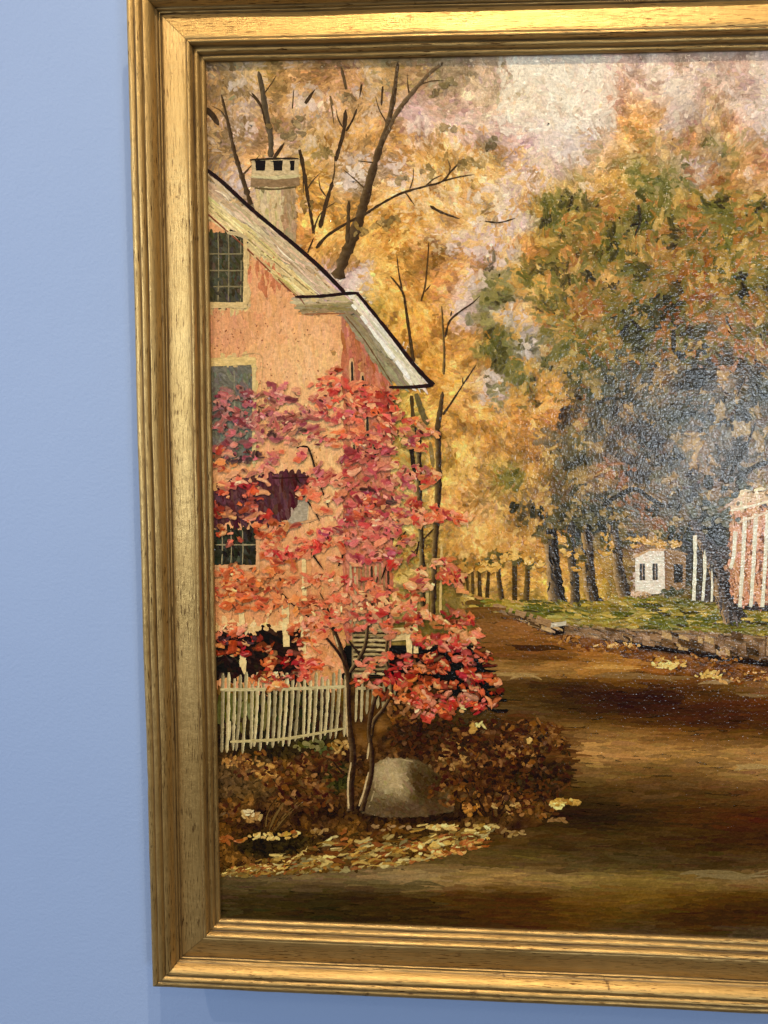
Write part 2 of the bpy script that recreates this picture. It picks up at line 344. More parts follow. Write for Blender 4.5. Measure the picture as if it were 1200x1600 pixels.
ROAD = parse('''
740,955,95,65,30 780,965,112,76,36 800,985,122,82,40 770,1005,120,80,40 850,1005,110,70,30 900,1015,130,85,35 820,1022,72,44,18 960,1036,168,118,52 930,1045,160,112,50 1040,1048,115,68,26 800,1045,142,106,55 880,1045,132,96,46 1000,1062,95,60,25 820,1070,65,45,20 900,1075,48,30,10 1000,1080,42,24,8 1100,1082,72,46,18 1180,1072,120,85,45
800,1095,76,56,28 900,1100,48,30,12 1000,1110,42,23,8 1100,1110,58,33,12 1190,1100,75,40,15 820,1120,86,66,36 900,1130,92,64,30 1000,1130,75,48,20 1100,1130,58,32,12 1190,1130,64,37,15
870,1150,100,76,38 950,1150,126,92,45 1050,1150,116,80,38 1150,1150,94,64,30 900,1180,148,112,60 980,1174,152,112,60 1060,1180,136,100,50 1140,1178,142,106,55 1190,1188,150,112,62
900,1210,94,72,38 970,1205,110,80,40 1050,1210,84,60,30 1150,1205,118,88,45 1190,1205,132,100,55 920,1240,62,46,22 1000,1240,74,52,28 1100,1240,78,54,28 1190,1240,84,55,28
920,1270,42,30,13 1000,1275,52,38,19 1080,1275,62,40,18 1190,1280,64,35,15 620,1340,84,64,34 700,1342,70,55,28 800,1310,68,50,26 900,1310,58,43,22 1000,1310,58,43,24 1100,1310,58,39,18 1190,1310,56,35,16
800,1340,75,58,30 900,1345,70,55,30 1000,1345,62,50,28 1100,1345,62,46,25 1190,1350,72,54,30 640,1370,126,106,66 700,1372,132,106,60 800,1372,128,100,55 900,1374,118,96,50 1000,1372,112,90,42 1100,1375,112,90,46 1190,1377,118,94,56
360,1382,75,62,38 450,1376,92,76,46 550,1366,104,86,52 360,1405,55,45,25 450,1402,44,35,20 550,1396,46,35,20 640,1402,56,42,22 720,1398,76,52,24 800,1402,58,36,14 900,1400,88,64,28 1000,1400,96,72,28 1100,1400,74,50,18 1190,1400,64,44,15
360,1425,50,42,24 500,1430,42,34,18 640,1430,48,35,18 800,1430,62,40,18 900,1425,80,55,22 1000,1430,70,50,22 1100,1435,54,34,12 1190,1430,54,35,12 400,1446,48,38,22 700,1450,52,37,20 1000,1455,64,50,32 1190,1458,62,50,35''')
gxm = np.where(gx > 1200, 1200 - np.abs(((gx - 1200) % 900) - 0), gx)
gxm = np.where(gx > 1200, 1200 - np.abs(((gx - 1200 + 450) % 900) - 450), gx)
wx_ = gxm + n25 * 9 + n12 * 7; wy_ = gy + n25b * 9 + n12b * 7
buf = field(FOL, 17, 17, wx_, wy_)
buf[..., 1] *= .965
ulm = np.clip((640 - gx) / 120, 0, 1) * np.clip((380 - gy) / 100, 0, 1); buf = buf * (1 - ulm[..., None] * np.array([0, .02, .16]))
warmth = np.clip((buf[..., 0] - buf[..., 2] - 25) / 90, 0.15, 1)[..., None]
mod = (.26 * n12 + .16 * n6 + .16 * n25)[..., None] * warmth
buf = buf * (1 + mod * np.array([1.0, 1.02, 1.15]))
sky_ = (1 - warmth) * .55 * np.clip((buf.sum(2, keepdims=True) - 500) / 90, 0, 1); buf = buf * (1 - sky_) + np.array([234, 210, 168]) * sky_
def put(mask, colr, op=1.0):
    global buf
    k = np.clip(mask * op, 0, 1)[..., None]
    buf = buf * (1 - k) + np.asarray(colr, float) * k
def ell(x, y, rx, ry, ang=0, soft=.35, rag=.25):
    ca, sa = math.cos(math.radians(ang)), math.sin(math.radians(ang))
    dx, dy = gx - x, gy - y
    d = np.sqrt(((dx * ca + dy * sa) / rx) ** 2 + ((-dx * sa + dy * ca) / ry) ** 2) + rag * (n12 * .6 + n25 * .6)
    return np.clip((1 + soft / 2 - d) / soft, 0, 1)
def inpoly(P, x, y):
    x = np.asarray(x); y = np.asarray(y); r_ = np.zeros(x.shape, bool); j = len(P) - 1
    for i in range(len(P)):
        xi, yi = P[i]; xj, yj = P[j]
        if yi != yj:
            cnd = ((yi > y) != (yj > y)) & (x < (xj - xi) * (y - yi) / (yj - yi) + xi)
            r_ ^= cnd
        j = i
    return r_
def pg(P, colr, op=1.0, jit=0.0):
    put(inpoly(P, gx + n6 * jit, gy + n12b * jit).astype(float), colr, op)

# lawn and road
def interp(pts, x): return np.interp(x, [p_[0] for p_ in pts], [p_[1] for p_ in pts])
LAWN = [(700, 925), (770, 938), (840, 944), (900, 948), (1000, 932), (1080, 938), (1200, 950), (2200, 965)]
WALLT = [(740, 935), (790, 955), (860, 972), (900, 979), (1000, 983), (1100, 987), (1200, 995), (2200, 1050)]
WALLB = [(740, 938), (790, 962), (862, 990), (900, 993), (975, 1004), (1080, 1018), (1200, 1034), (2200, 1140)]
LITB = [(740, 940), (790, 968), (862, 1000), (900, 1012), (960, 1022), (1020, 1042), (1085, 1056), (1200, 1068), (2200, 1180)]
lawn = (gy > interp(LAWN, gx)) & (gy < interp(WALLT, gx)) & (gx > 735)
lc = np.stack([150 + 40 * streak + 18 * n12, 126 + 26 * streak + 14 * n12, 50 + 14 * streak], -1)
put(lawn.astype(float), lc)
gr = np.clip(vn(60, 8, 21) * 2.2 - .3, 0, 1) * lawn
put(gr, (92, 90, 32), .85)
rl = (gy > interp(LITB, gx)) & ((gx > 735) | (gy > 1250))
wx2 = gxm + n25 * 12 + streak * 20; wy2 = gy + n25b * 4 + streak * 4
rd = field(ROAD, 42, 11, wx2, wy2); rd = (rd * 1.04 + 1) * np.array([1.06, 1.01, 0.97]) * (1 + .10 * streak + .04 * n6)[..., None]
LEFTE = [(900, 700), (945, 722), (960, 745), (1000, 765), (1080, 790), (1150, 800), (1220, 880), (1290, 860), (1310, 780), (1340, 640), (1352, 560), (1362, 440), (1368, 340)]
roadm = (gy > interp(LITB, gx)) & (gx > np.interp(gy, [q[0] for q in LEFTE], [q[1] for q in LEFTE]))
roadm |= gy > interp([(300, 1368), (440, 1362), (560, 1355), (660, 1342), (800, 1300), (2200, 1290)], gx)
put(roadm.astype(float), rd)
lit = (gy > interp(WALLB, gx)) & (gy <= interp(LITB, gx)) & (gx > 780)
put(lit.astype(float), np.stack([118 + 35 * n12 + 20 * streak, 70 + 24 * n12 + 12 * streak, 30 + 8 * n12], -1))
sw = (gy > interp(WALLT, gx)) & (gy <= interp(WALLB, gx)) & (gx > 770)
put(sw.astype(float), np.stack([138 + 40 * n12 + 26 * n25, 102 + 34 * n12 + 22 * n25, 66 + 26 * n12 + 14 * n25], -1))
put(((np.abs(gy - interp(WALLB, gx)) < 3) & (gx > 960)).astype(float), (40, 26, 14), .85)
# dark undergrowth at the left foot of the picture
under = (gx < 910) & (gy > 1060) & ~roadm & (gx < np.interp(gy, [1060, 1120, 1160, 1220, 1290], [640, 790, 860, 905, 900]))
put(under.astype(float), np.stack([88 + 34 * n12 + 22 * n25, 56 + 24 * n12 + 14 * n25, 26 + 10 * n12], -1))
put(ell(380, 1215, 60, 35), (92, 68, 38), .7)
put(ell(530, 1215, 22, 22), (48, 52, 22), .8)
put(ell(430, 1318, 70, 20, -3), (42, 34, 16), .9)
put(ell(640, 1268, 120, 18, 0), (40, 26, 14), .8)
put(ell(800, 1190, 105, 70, 0), (76, 44, 20), .9)
put(ell(690, 1150, 90, 30, 0), (66, 38, 18), .9)
put(ell(720, 1120, 60, 16, 0), (70, 50, 24), .9)
put(ell(850, 1215, 45, 30, 0), (52, 38, 16), .8)
put(ell(700, 1310, 90, 14, 0), (74, 50, 24), .9)
put(ell(430, 1130, 110, 60, 0, .3, .1), (50, 38, 18), 1)
put(ell(450, 1100, 90, 26, 0, .6, .1), (50, 40, 16), .6)
# maple's own dark interior and the orange wall glimpsed through it
MAPBG = [(345, 880, 470, 990, (206, 120, 66)), (600, 900, 700, 1060, (120, 84, 40))]

# house
WALLF = [(322, 336), (385, 388), (462, 462), (476, 490), (534, 490), (536, 1075), (330, 1075)]
SIDE = [(534, 490), (544, 498), (612, 598), (612, 1000), (536, 1000)]
pg(WALLF, (228, 160, 102)); pg(SIDE, (192, 114, 78))
put(inpoly(WALLF, gx, gy) * ell(470, 590, 70, 90, 0, .9, .2), (240, 184, 120), .75)
put(inpoly(WALLF, gx, gy) * ell(500, 740, 60, 90, 0, .9, .2), (240, 184, 118), .7)
put(inpoly(WALLF, gx, gy) * ell(350, 500, 40, 50, 0, .9, .3), (216, 148, 100), .7)
put(inpoly(WALLF, gx, gy) * np.clip(vert * .5 + n25 * .5, 0, 1), (212, 140, 88), .4)
put(inpoly(WALLF, gx, gy) * (gy > 880), (212, 140, 84), .8)
put(inpoly(SIDE, gx, gy) * np.clip(vert, 0, 1), (165, 84, 54), .6)
RAKE = [(322, 268), (350, 288), (398, 332), (458, 382), (534, 458), (462, 463), (385, 388), (322, 335)]
pg(RAKE, (206, 176, 130)); pg([(322, 306), (395, 362), (500, 462), (462, 463), (385, 388), (322, 335)], (222, 192, 126))
CORN = [(461, 466), (535, 461), (556, 461), (552, 472), (540, 491), (476, 491)]
pg(CORN, (190, 166, 118)); pg([(462, 478), (545, 474), (540, 491), (478, 491)], (150, 128, 82))
SOFF = [(548, 462), (562, 462), (672, 601), (612, 601), (536, 492)]
pg(SOFF, (150, 132, 94)); pg([(546, 466), (562, 462), (674, 601), (640, 601)], (226, 208, 172))
# chimney
CHIM = [(400, 290), (462, 290), (461, 384), (455, 380), (400, 333)]
pg(CHIM, (208, 178, 124)); pg([(443, 290), (462, 290), (461, 384), (443, 370)], (172, 138, 94))
pg([(393, 250), (466, 249), (467, 276), (394, 278)], (192, 172, 116))
pg([(392, 277), (468, 275), (466, 291), (396, 294)], (140, 118, 76))
# windows and porch
pg([(324, 362), (381, 366), (381, 474), (324, 474)], (72, 66, 46)); pg([(381, 366), (390, 372), (390, 486), (324, 486), (324, 475), (381, 474)], (212, 176, 112))
pg([(326, 560), (400, 558), (400, 726), (326, 726)], (214, 176, 108)); pg([(326, 573), (394, 573), (395, 720), (326, 720)], (112, 104, 84))
pg([(326, 826), (401, 826), (401, 884), (326, 884)], (48, 46, 34))
PORCH = [(326, 768), (425, 746), (484, 746), (468, 802), (447, 813), (326, 816)]
pg(PORCH, (84, 46, 46)); pg([(470, 782), (482, 781), (480, 812), (446, 821)], (168, 148, 116))
pg([(326, 984), (474, 982), (474, 1062), (326, 1062)], (34, 20, 10))
pg([(326, 975), (474, 972), (474, 984), (326, 986)], (226, 182, 116))
pg([(550, 960), (608, 960), (608, 1045), (550, 1060)], (150, 122, 76))
# boulder
BOUL = [(586, 1192), (604, 1183), (650, 1184), (684, 1206), (700, 1236), (712, 1266), (650, 1276), (600, 1276), (566, 1270), (578, 1232)]
pg(BOUL, (96, 76, 46), 1, 2); put(inpoly(BOUL, gx, gy) * ell(614, 1216, 36, 30, 35, 1.0, .35), (176, 148, 98), .95)
put(inpoly(BOUL, gx, gy) * ell(668, 1232, 24, 40, -40, .7, .4), (62, 44, 24), .9); put(inpoly(BOUL, gx, gy) * ell(640, 1262, 50, 14, 0, .9, .4), (80, 58, 36), .8)
# far houses
pg([(992, 868), (1037, 862), (1040, 926), (992, 930)], (236, 206, 180)); pg([(1040, 862), (1071, 868), (1070, 920), (1040, 925)], (150, 115, 76))
PORR = [(1140, 784), (1200, 768), (1330, 730), (1330, 950), (1140, 946)]
pg(PORR, (214, 150, 106)); pg([(1082, 850), (1140, 850), (1140, 938), (1082, 938)], (78, 66, 54))
pg([(1138, 770), (1200, 752), (1330, 712), (1330, 745), (1200, 784), (1140, 798)], (228, 190, 140))

# ---- canvas: linen sheet with the underpainting on it
fx_ = np.concatenate([np.arange(0, (1262 - X0) / ST), np.linspace((1262 - X0) / ST, nx - 1, 90)]).astype(int)
iy_ = np.arange(ny)
PX, _, PZ = px2w(gx[np.ix_(iy_, fx_)], gy[np.ix_(iy_, fx_)])
PX = np.clip(PX, -0.002, W + 0.002); PZ = np.clip(PZ, -0.002, H + 0.002)
cb = buf[np.ix_(iy_, fx_)] + (n6[np.ix_(iy_, fx_)] * 7)[..., None]
PY = np.full(PX.shape, -DC)
idx = np.arange(PX.size).reshape(PX.shape)
q = np.stack([idx[:-1, :-1], idx[1:, :-1], idx[1:, 1:], idx[:-1, 1:]], -1).reshape(-1, 4)
canvas = mesh_obj('canvas', np.stack([PX, PY, PZ], -1).reshape(-1, 3), q, m_ground, root, cols=lin(cb.reshape(-1, 3), PZ.reshape(-1)),
                  brush=np.stack([gx[np.ix_(iy_, fx_)] / 14, gy[np.ix_(iy_, fx_)] / 5, gx[np.ix_(iy_, fx_)] * 0], -1).reshape(-1, 3))
canvas['label'] = 'painted linen canvas showing an autumn street with red maple, brick house and road'
# the stretched linen has a back
Vb, Fb = box(-0.001, W + 0.001, -DC + 0.001, -DC + 0.010, -0.001, H + 0.001)
m_st, n, p = mat('raw_pine'); g = N(n, 'ShaderNodeTexCoord').outputs['Object']
n.links.new(ramp(n, noise(n, g, 1, 4, .6, (8, 8, 120)), [(.3, (.36, .24, .12)), (.7, (.5, .36, .2))]), p.inputs['Base Color']); p.inputs['Roughness'].default_value = .8
mesh_obj('stretcher', Vb, Fb, m_st, root, smooth=False)

# ------------------------------------------------------------------ brushwork
def samp(x, y):
    ix = np.clip(((np.asarray(x) - X0) / ST).astype(int), 0, nx - 1); iy = np.clip(((np.asarray(y) - Y0) / ST).astype(int), 0, ny - 1)
    return buf[iy, ix]
class Layer:
    Z = 0.00006; soft = 0
    def __init__(s, gap=0.00009):
        s.V = []; s.C = []; s.B = []; s.F = []; s.n = 0; Layer.Z += gap; s.z = Layer.Z
    def add(s, x, y, h, C, B, Fq):
        X, _, Z = px2w(x, y)
        X = np.clip(X, -0.0015, W + .0015); Z = np.clip(Z, -.0015, H + .0015)
        s.V.append(np.stack([X, -DC - h, Z], -1).reshape(-1, 3)); s.C.append(lin(C.reshape(-1, 3), Z.reshape(-1))); s.B.append(B.reshape(-1, 3)); s.F.append(Fq + s.n)
        s.n += X.size
    def strokes(s, x, y, ang, ln, wd, colr, relief=1.0, bend=0.12, ragged=.16, lift=0.0, contrast=5, tip=.25, soft=None):
        x = np.asarray(x, float); n_ = len(x)
        if n_ == 0: return
        ang = np.radians(np.broadcast_to(ang, n_)); ln = np.broadcast_to(ln, n_); wd = np.broadcast_to(wd, n_)
        t = np.array([0, .12, .38, .68, .9, 1.0]); pr = np.array([.35, .85, 1, .92, .6, tip]); K = len(t)
        ac = np.array([-1., 0, 1.])
        bd = rng.normal(0, bend, n_)
        tt = (t - .5)[None, :] * np.ones((n_, 1))
        cx = tt * ln[:, None]; cy = bd[:, None] * ln[:, None] * (4 * tt ** 2 - .5) * .5
        wj = pr[None, :, None] * wd[:, None, None] / 2 * (1 + rng.normal(0, ragged, (n_, K, 3)))
        lx = cx[:, :, None] + rng.normal(0, ragged * .25, (n_, K, 3)) * wd[:, None, None]
        ly = cy[:, :, None] + ac * wj
        ca, sa = np.cos(ang)[:, None, None], np.sin(ang)[:, None, None]
        px_ = x[:, None, None] + lx * ca - ly * sa; py_ = np.asarray(y)[:, None, None] + lx * sa + ly * ca
        h0 = s.z + lift * 1.2 + rng.random(n_) * 0.00005
        dome = (1 - np.abs(ac))[None, None, :] * (np.array([.2, .8, 1, 1, .9, 1.3])[None, :, None]) * wd[:, None, None] * 0.0000045 * relief * rng.uniform(.3, 1.6, n_)[:, None, None]
        h = h0[:, None, None] + dome + rng.normal(0, .000006, (n_, K, 3)) * relief
        C = np.asarray(colr, float)[:, None, None, :] + rng.normal(0, contrast, (n_, K, 3, 1))
        soft = s.soft if soft is None else soft
        if soft:                                        # wet edges pick up the colour lying under them
            e_ = np.zeros((K, 3)); e_[:, 0] = e_[:, 2] = 1; e_[0] = .8; e_[-1] = 1
            e_ = (e_ * soft)[None, :, :, None] * rng.uniform(.4, 1.3, (n_, 1, 1, 1)); e_ = np.clip(e_, 0, 1); C = C * (1 - e_) + samp(px_, py_) * e_
        B = np.stack([np.broadcast_to(t[None, :, None] * (ln[:, None, None] / 14), h.shape) + rng.random((n_, 1, 1)) * 90, np.broadcast_to(ac[None, None, :] * wd[:, None, None] / 14, h.shape) + rng.random((n_, 1, 1)) * 90, np.broadcast_to(rng.random((n_, 1, 1)) * 40, h.shape)], -1)
        base = np.arange(n_)[:, None] * (K * 3)
        qs = np.array([[k * 3 + j, k * 3 + j + 1, (k + 1) * 3 + j + 1, (k + 1) * 3 + j] for k in range(K - 1) for j in range(2)])
        # winding so the faces look out of the wall
        s.add(px_, py_, h, C, B, (base[:, :, None] + qs[None, :, ::-1]).reshape(-1, 4))
    def line(s, pts, w0, w1, colr, left=None, right=None, wob=.12, relief=1.0, lift=0.0, step=5, gaps=0.0, taper=True):
        P = np.array(pts, float)
        if len(P) > 2:                                  # Catmull-Rom through the given points
            Q = np.vstack([2 * P[0] - P[1], P, 2 * P[-1] - P[-2]]); o_ = []
            for i in range(1, len(Q) - 2):
                k = max(2, int(np.hypot(*(Q[i + 1] - Q[i])) / step))
                for t in np.linspace(0, 1, k, endpoint=False):
                    o_.append(.5 * ((2 * Q[i]) + (-Q[i - 1] + Q[i + 1]) * t + (2 * Q[i - 1] - 5 * Q[i] + 4 * Q[i + 1] - Q[i + 2]) * t * t + (-Q[i - 1] + 3 * Q[i] - 3 * Q[i + 1] + Q[i + 2]) * t ** 3))
            o_.append(P[-1]); P = np.array(o_)
        else:
            k = max(3, int(np.hypot(*(P[1] - P[0])) / step)); P = P[0] + (P[1] - P[0]) * np.linspace(0, 1, k)[:, None]
        n_ = len(P); d = np.gradient(P, axis=0); d /= np.maximum(np.hypot(d[:, 0], d[:, 1]), 1e-6)[:, None]
        nr = np.stack([-d[:, 1], d[:, 0]], 1)
        wd = np.linspace(w0, w1, n_) * (1 + rng.normal(0, wob, n_))
        if taper: wd[0] *= .6; wd[-1] *= .35
        ac = np.array([-1, -.4, .4, 1.])
        px_ = P[:, 0, None] + nr[:, 0, None] * ac * wd[:, None] / 2 + rng.normal(0, wob * 1.2, (n_, 4))
        py_ = P[:, 1, None] + nr[:, 1, None] * ac * wd[:, None] / 2 + rng.normal(0, wob * 1.2, (n_, 4))
        h = s.z + lift * 1.4 + rng.random() * .00003 + (1 - ac ** 2)[None, :] * np.minimum(wd, 9)[:, None] * .000006 * relief + rng.normal(0, .000006, (n_, 4))
        C = np.broadcast_to(np.asarray(colr, float), (n_, 4, 3)).copy()
        # 'left' is what lies left of the line on the picture
        l_is = 0 if nr[:, 0].mean() > 0 else 3
        if left is not None: C[:, l_is] = left; C[:, 1 if l_is == 0 else 2] = .5 * C[:, 1] + .5 * np.asarray(left)
        if right is not None: C[:, 3 - l_is] = right
        C = C + rng.normal(0, 6, (n_, 4, 1))
        B = np.stack([np.broadcast_to(np.arange(n_)[:, None] * step / 10., h.shape) + rng.random() * 50, np.broadcast_to(ac * w0 / 8, h.shape) + rng.random() * 50, h * 0 + rng.random() * 30], -1)
        keep = np.array([i for i in range(n_ - 1) if rng.random() >= gaps], int)
        qs = np.array([[i * 4 + j, (i + 1) * 4 + j, (i + 1) * 4 + j + 1, i * 4 + j + 1] for i in keep for j in range(3)])
        if len(qs): s.add(px_, py_, h, C, B, qs)
    def poly(s, P, colr, lift=0.0, cell=3.0, jit=3, rough=.5):
        """a flat patch of paint: quads cut to the outline row by row"""
        P = np.array(P, float); y0, y1 = P[:, 1].min(), P[:, 1].max()
        k = max(2, int((y1 - y0) / cell) + 1); ys = np.linspace(y0 + 1e-3, y1 - 1e-3, k); L_, R_ = [], []
        for y in ys:
            xs = []
            for i in range(len(P)):
                (ax_, ay_), (bx_, by_) = P[i], P[(i + 1) % len(P)]
                if (ay_ > y) != (by_ > y): xs.append(ax_ + (bx_ - ax_) * (y - ay_) / (by_ - ay_))
            L_.append(min(xs)); R_.append(max(xs))
        m_ = max(2, int((max(R_) - min(L_)) / cell / 1.5) + 1); t = np.linspace(0, 1, m_)
        px_ = np.array(L_)[:, None] * (1 - t) + np.array(R_)[:, None] * t; py_ = np.repeat(ys[:, None], m_, 1)
        px_ = px_ + rng.normal(0, rough * .5, px_.shape); py_ = py_ + rng.normal(0, rough * .5, py_.shape)
        C = (samp(px_, py_) if colr is None else np.broadcast_to(np.asarray(colr, float), px_.shape + (3,))) + rng.normal(0, jit, px_.shape + (1,))
        h = s.z + lift * 1.4 + rng.random(px_.shape) * .00001
        idx = np.arange(px_.size).reshape(px_.shape)
        q_ = np.stack([idx[:-1, :-1], idx[1:, :-1], idx[1:, 1:], idx[:-1, 1:]], -1).reshape(-1, 4)
        s.add(px_, py_, h, C, np.stack([px_ / 9, py_ / 9, px_ * 0], -1), q_)
    def fill(s, P, n_, ln, wd, ang, angj=12, jit=6, hue=4, **k):
        """overlapping strokes inside an outline, loaded with the underpainting's colour"""
        P = np.array(P, float); x = rng.uniform(P[:, 0].min(), P[:, 0].max(), n_); y = rng.uniform(P[:, 1].min(), P[:, 1].max(), n_)
        ins = inpoly(P, x, y); x, y = x[ins], y[ins]
        C = samp(x, y) + rng.normal(0, jit, (len(x), 1)) + rng.normal(0, hue, (len(x), 3))
        s.strokes(x, y, ang + rng.normal(0, angj, len(x)), ln * rng.uniform(.6, 1.4, len(x)), wd * rng.uniform(.6, 1.4, len(x)), C, **k)
    def done(s, name, label=None):
        o = mesh_obj(name, np.concatenate(s.V), np.concatenate(s.F), m_paint, canvas, cols=np.concatenate(s.C), brush=np.concatenate(s.B))
        if label: o['label'] = label
        return o
def pick(pal, n_): 
    pal = np.array(pal, float); return pal[rng.integers(0, len(pal), n_)]

# ---- 1 sky and autumn foliage
L = Layer(); L.soft = .6
# thin scumbles, then dabs; the dabs grow towards the big tree on the right
def scatter(n_, x0, x1, y0, y1):
    x = rng.uniform(x0, x1, n_); y = rng.uniform(y0, y1, n_)
    return x, y
x, y = scatter(9000, 318, 1260, 80, 945); C = samp(x + rng.normal(0, 4, len(x)), y + rng.normal(0, 4, len(x)))
C = C + rng.normal(0, 6, (len(x), 1)) + rng.normal(0, 3, (len(x), 3))
def sway(x, y): return 60 * np.sin(x / 47 + 1.3 * np.sin(y / 61)) + 50 * np.sin(y / 39 + x / 90)
L.strokes(x, y, sway(x, y) + rng.normal(0, 25, len(x)), rng.uniform(12, 30, len(x)), rng.uniform(6, 14, len(x)), C, relief=.5, ragged=.3, tip=.5)
x, y = scatter(2200, 1250, 2140, 80, 960); C = samp(x, y) + rng.normal(0, 12, (len(x), 1))
L.strokes(x, y, rng.uniform(0, 360, len(x)), rng.uniform(18, 42, len(x)), rng.uniform(12, 22, len(x)), C, relief=.5)
# small gold flecks of the distant crowns
x, y = scatter(15000, 318, 1240, 100, 930)
C0 = samp(x, y); lum = C0.sum(1); warm = (C0[:, 0] - C0[:, 2])
keep = (warm > 55) & (rng.random(len(x)) < .8); x, y, C0 = x[keep], y[keep], C0[keep]
C = C0 * (rng.normal(1, .085, (len(x), 1))) + rng.normal(0, 4, (len(x), 3)) * np.array([1, 1, 1.6])
C = np.clip(C, 22, 250)
L.strokes(x, y, sway(x, y) + rng.normal(0, 30, len(x)), rng.uniform(6, 14, len(x)), rng.uniform(3.5, 8, len(x)), C, relief=.9, lift=.00005)
# olive and dark dabs of the big tree
def clump(x, y, rx, ry, n_, pal, ln, wd, ang=0, angj=50, relief=1.3, lift=.00007, lay=None, **k):
    r_ = np.sqrt(rng.random(n_)); t = rng.uniform(0, 2 * math.pi, n_)
    xx = x + rx * r_ * np.cos(t); yy = y + ry * r_ * np.sin(t)
    C = pick(pal, n_) + rng.normal(0, 9, (n_, 1))
    if lay is None: C = C * .62 + samp(xx, yy) * .38; k.setdefault('ragged', .3); k.setdefault('tip', .45); ang = ang + .5 * sway(xx, yy)
    (lay or L).strokes(xx, yy, ang + rng.normal(0, angj, n_), ln * rng.uniform(.55, 1.4, n_), wd * rng.uniform(.6, 1.35, n_), C, relief=relief, lift=lift, **k)
def fieldat(a_, x, y): return a_[np.clip(((y - Y0) / ST).astype(int), 0, ny - 1), np.clip(((x - X0) / ST).astype(int), 0, nx - 1)]
def accents(n_, x0, x1, y0, y1, sets, fld, ln, wd, blend, lift, dens=None, up=0.0):
    x, y = scatter(n_, x0, x1, y0, y1)
    if dens is not None: k = dens(x, y); x, y = x[k], y[k]
    v = fieldat(fld, x, y) + up + rng.normal(0, .18, len(x)); C = np.zeros((len(x), 3)); e_ = np.linspace(-.55, .55, len(sets) + 1)
    for i, st_ in enumerate(sets):
        k = ((v >= e_[i]) | (i == 0)) & ((v < e_[i + 1]) | (i == len(sets) - 1)); C[k] = pick(st_, k.sum())
    C = C * (1 - blend) + samp(x, y) * blend + rng.normal(0, 7, (len(x), 1))
    L.strokes(x, y, sway(x, y) + rng.normal(0, 35, len(x)), ln * rng.uniform(.5, 1.4, len(x)), wd * rng.uniform(.6, 1.3, len(x)), C, relief=1.2, ragged=.3, tip=.4, lift=lift)
YEL = [[(150, 100, 36), (128, 96, 40), (168, 108, 38)], [(206, 134, 50), (194, 122, 44), (214, 146, 58)], [(226, 166, 70), (218, 154, 60)], [(238, 190, 96), (244, 200, 112), (230, 176, 82)]]
notsky = lambda x, y: (samp(x, y)[:, 0] - samp(x, y)[:, 2] > 70)
accents(3600, 480, 900, 320, 900, YEL, n25, 12, 6, .35, .00006, notsky)
accents(900, 480, 780, 200, 420, YEL, n25, 12, 6, .4, .00006, notsky)
accents(2000, 318, 620, 90, 340, [[(120, 90, 48), (140, 106, 56)], [(176, 128, 66), (190, 140, 74)], [(212, 156, 84), (220, 164, 96)], [(232, 184, 116), (226, 190, 150)]], n25b, 13, 6.5, .3, .00006)
accents(900, 600, 860, 230, 420, YEL + [[(236, 206, 150)]], n25b, 13, 6.5, .35, .00006)
accents(260, 780, 960, 92, 210, [[(242, 226, 192), (248, 234, 202)]], n25b, 24, 9, .3, .00006)
CAN = [[(52, 50, 20), (40, 36, 16), (66, 62, 24)], [(92, 90, 34), (80, 80, 30), (104, 98, 38)], [(124, 110, 44), (140, 116, 48), (106, 96, 38)], [(160, 102, 42), (180, 122, 54), (142, 88, 34), (124, 104, 44)], [(196, 148, 66), (214, 168, 84), (170, 126, 54), (190, 116, 52), (120, 108, 44), (150, 124, 54)]]
accents(2100, 850, 1250, 300, 570, CAN, n25b, 20, 11, .14, .00008, up=.07)
accents(500, 760, 900, 400, 640, CAN[:3] + YEL[1:3], n25b, 15, 8, .3, .00008)
accents(700, 900, 1250, 200, 320, [[(140, 128, 62), (176, 128, 64)], [(206, 152, 76), (214, 160, 96)], [(232, 196, 140)]], n25b, 15, 8, .5, .00007)
LOW = [[(34, 34, 24), (44, 42, 30), (28, 26, 20)], [(64, 62, 42), (76, 70, 46), (58, 50, 36)], [(92, 86, 58), (84, 72, 48), (98, 90, 64)], [(120, 92, 54), (132, 100, 60), (108, 76, 46)], [(196, 152, 82), (170, 130, 66), (206, 166, 96), (112, 102, 60)]]
accents(1700, 880, 1250, 560, 840, LOW, n25, 19, 11, .25, .00008, up=.10)
accents(300, 1250, 2100, 200, 900, CAN, n60, 34, 18, .5, .00008)
accents(2300, 320, 1250, 90, 480, [[(226, 196, 158), (220, 188, 154)], [(236, 212, 172), (232, 206, 168)], [(246, 226, 188), (242, 218, 182)]], n12, 16, 8, .3, .00006, lambda x, y: (samp(x, y)[:, 0] - samp(x, y)[:, 2] < 58) & (samp(x, y).sum(1) > 560))
accents(1200, 1250, 2100, 90, 260, [[(222, 192, 160)], [(232, 208, 176)]], n60, 30, 14, .5, .00006)
OL = [(112, 108, 42), (92, 92, 34), (128, 118, 52), (70, 74, 28), (146, 132, 62)]
GO = [(226, 176, 86), (236, 192, 104), (206, 150, 66), (216, 160, 84), (190, 132, 56)]
RU = [(186, 112, 54), (160, 88, 36), (204, 132, 72), (142, 78, 30)]
DK = [(56, 56, 34), (70, 66, 42), (48, 46, 34), (82, 76, 46)]
GY = [(108, 104, 78), (88, 88, 68), (124, 112, 84), (72, 74, 62)]  # these greys carry varnish glare painted into the leaf colours
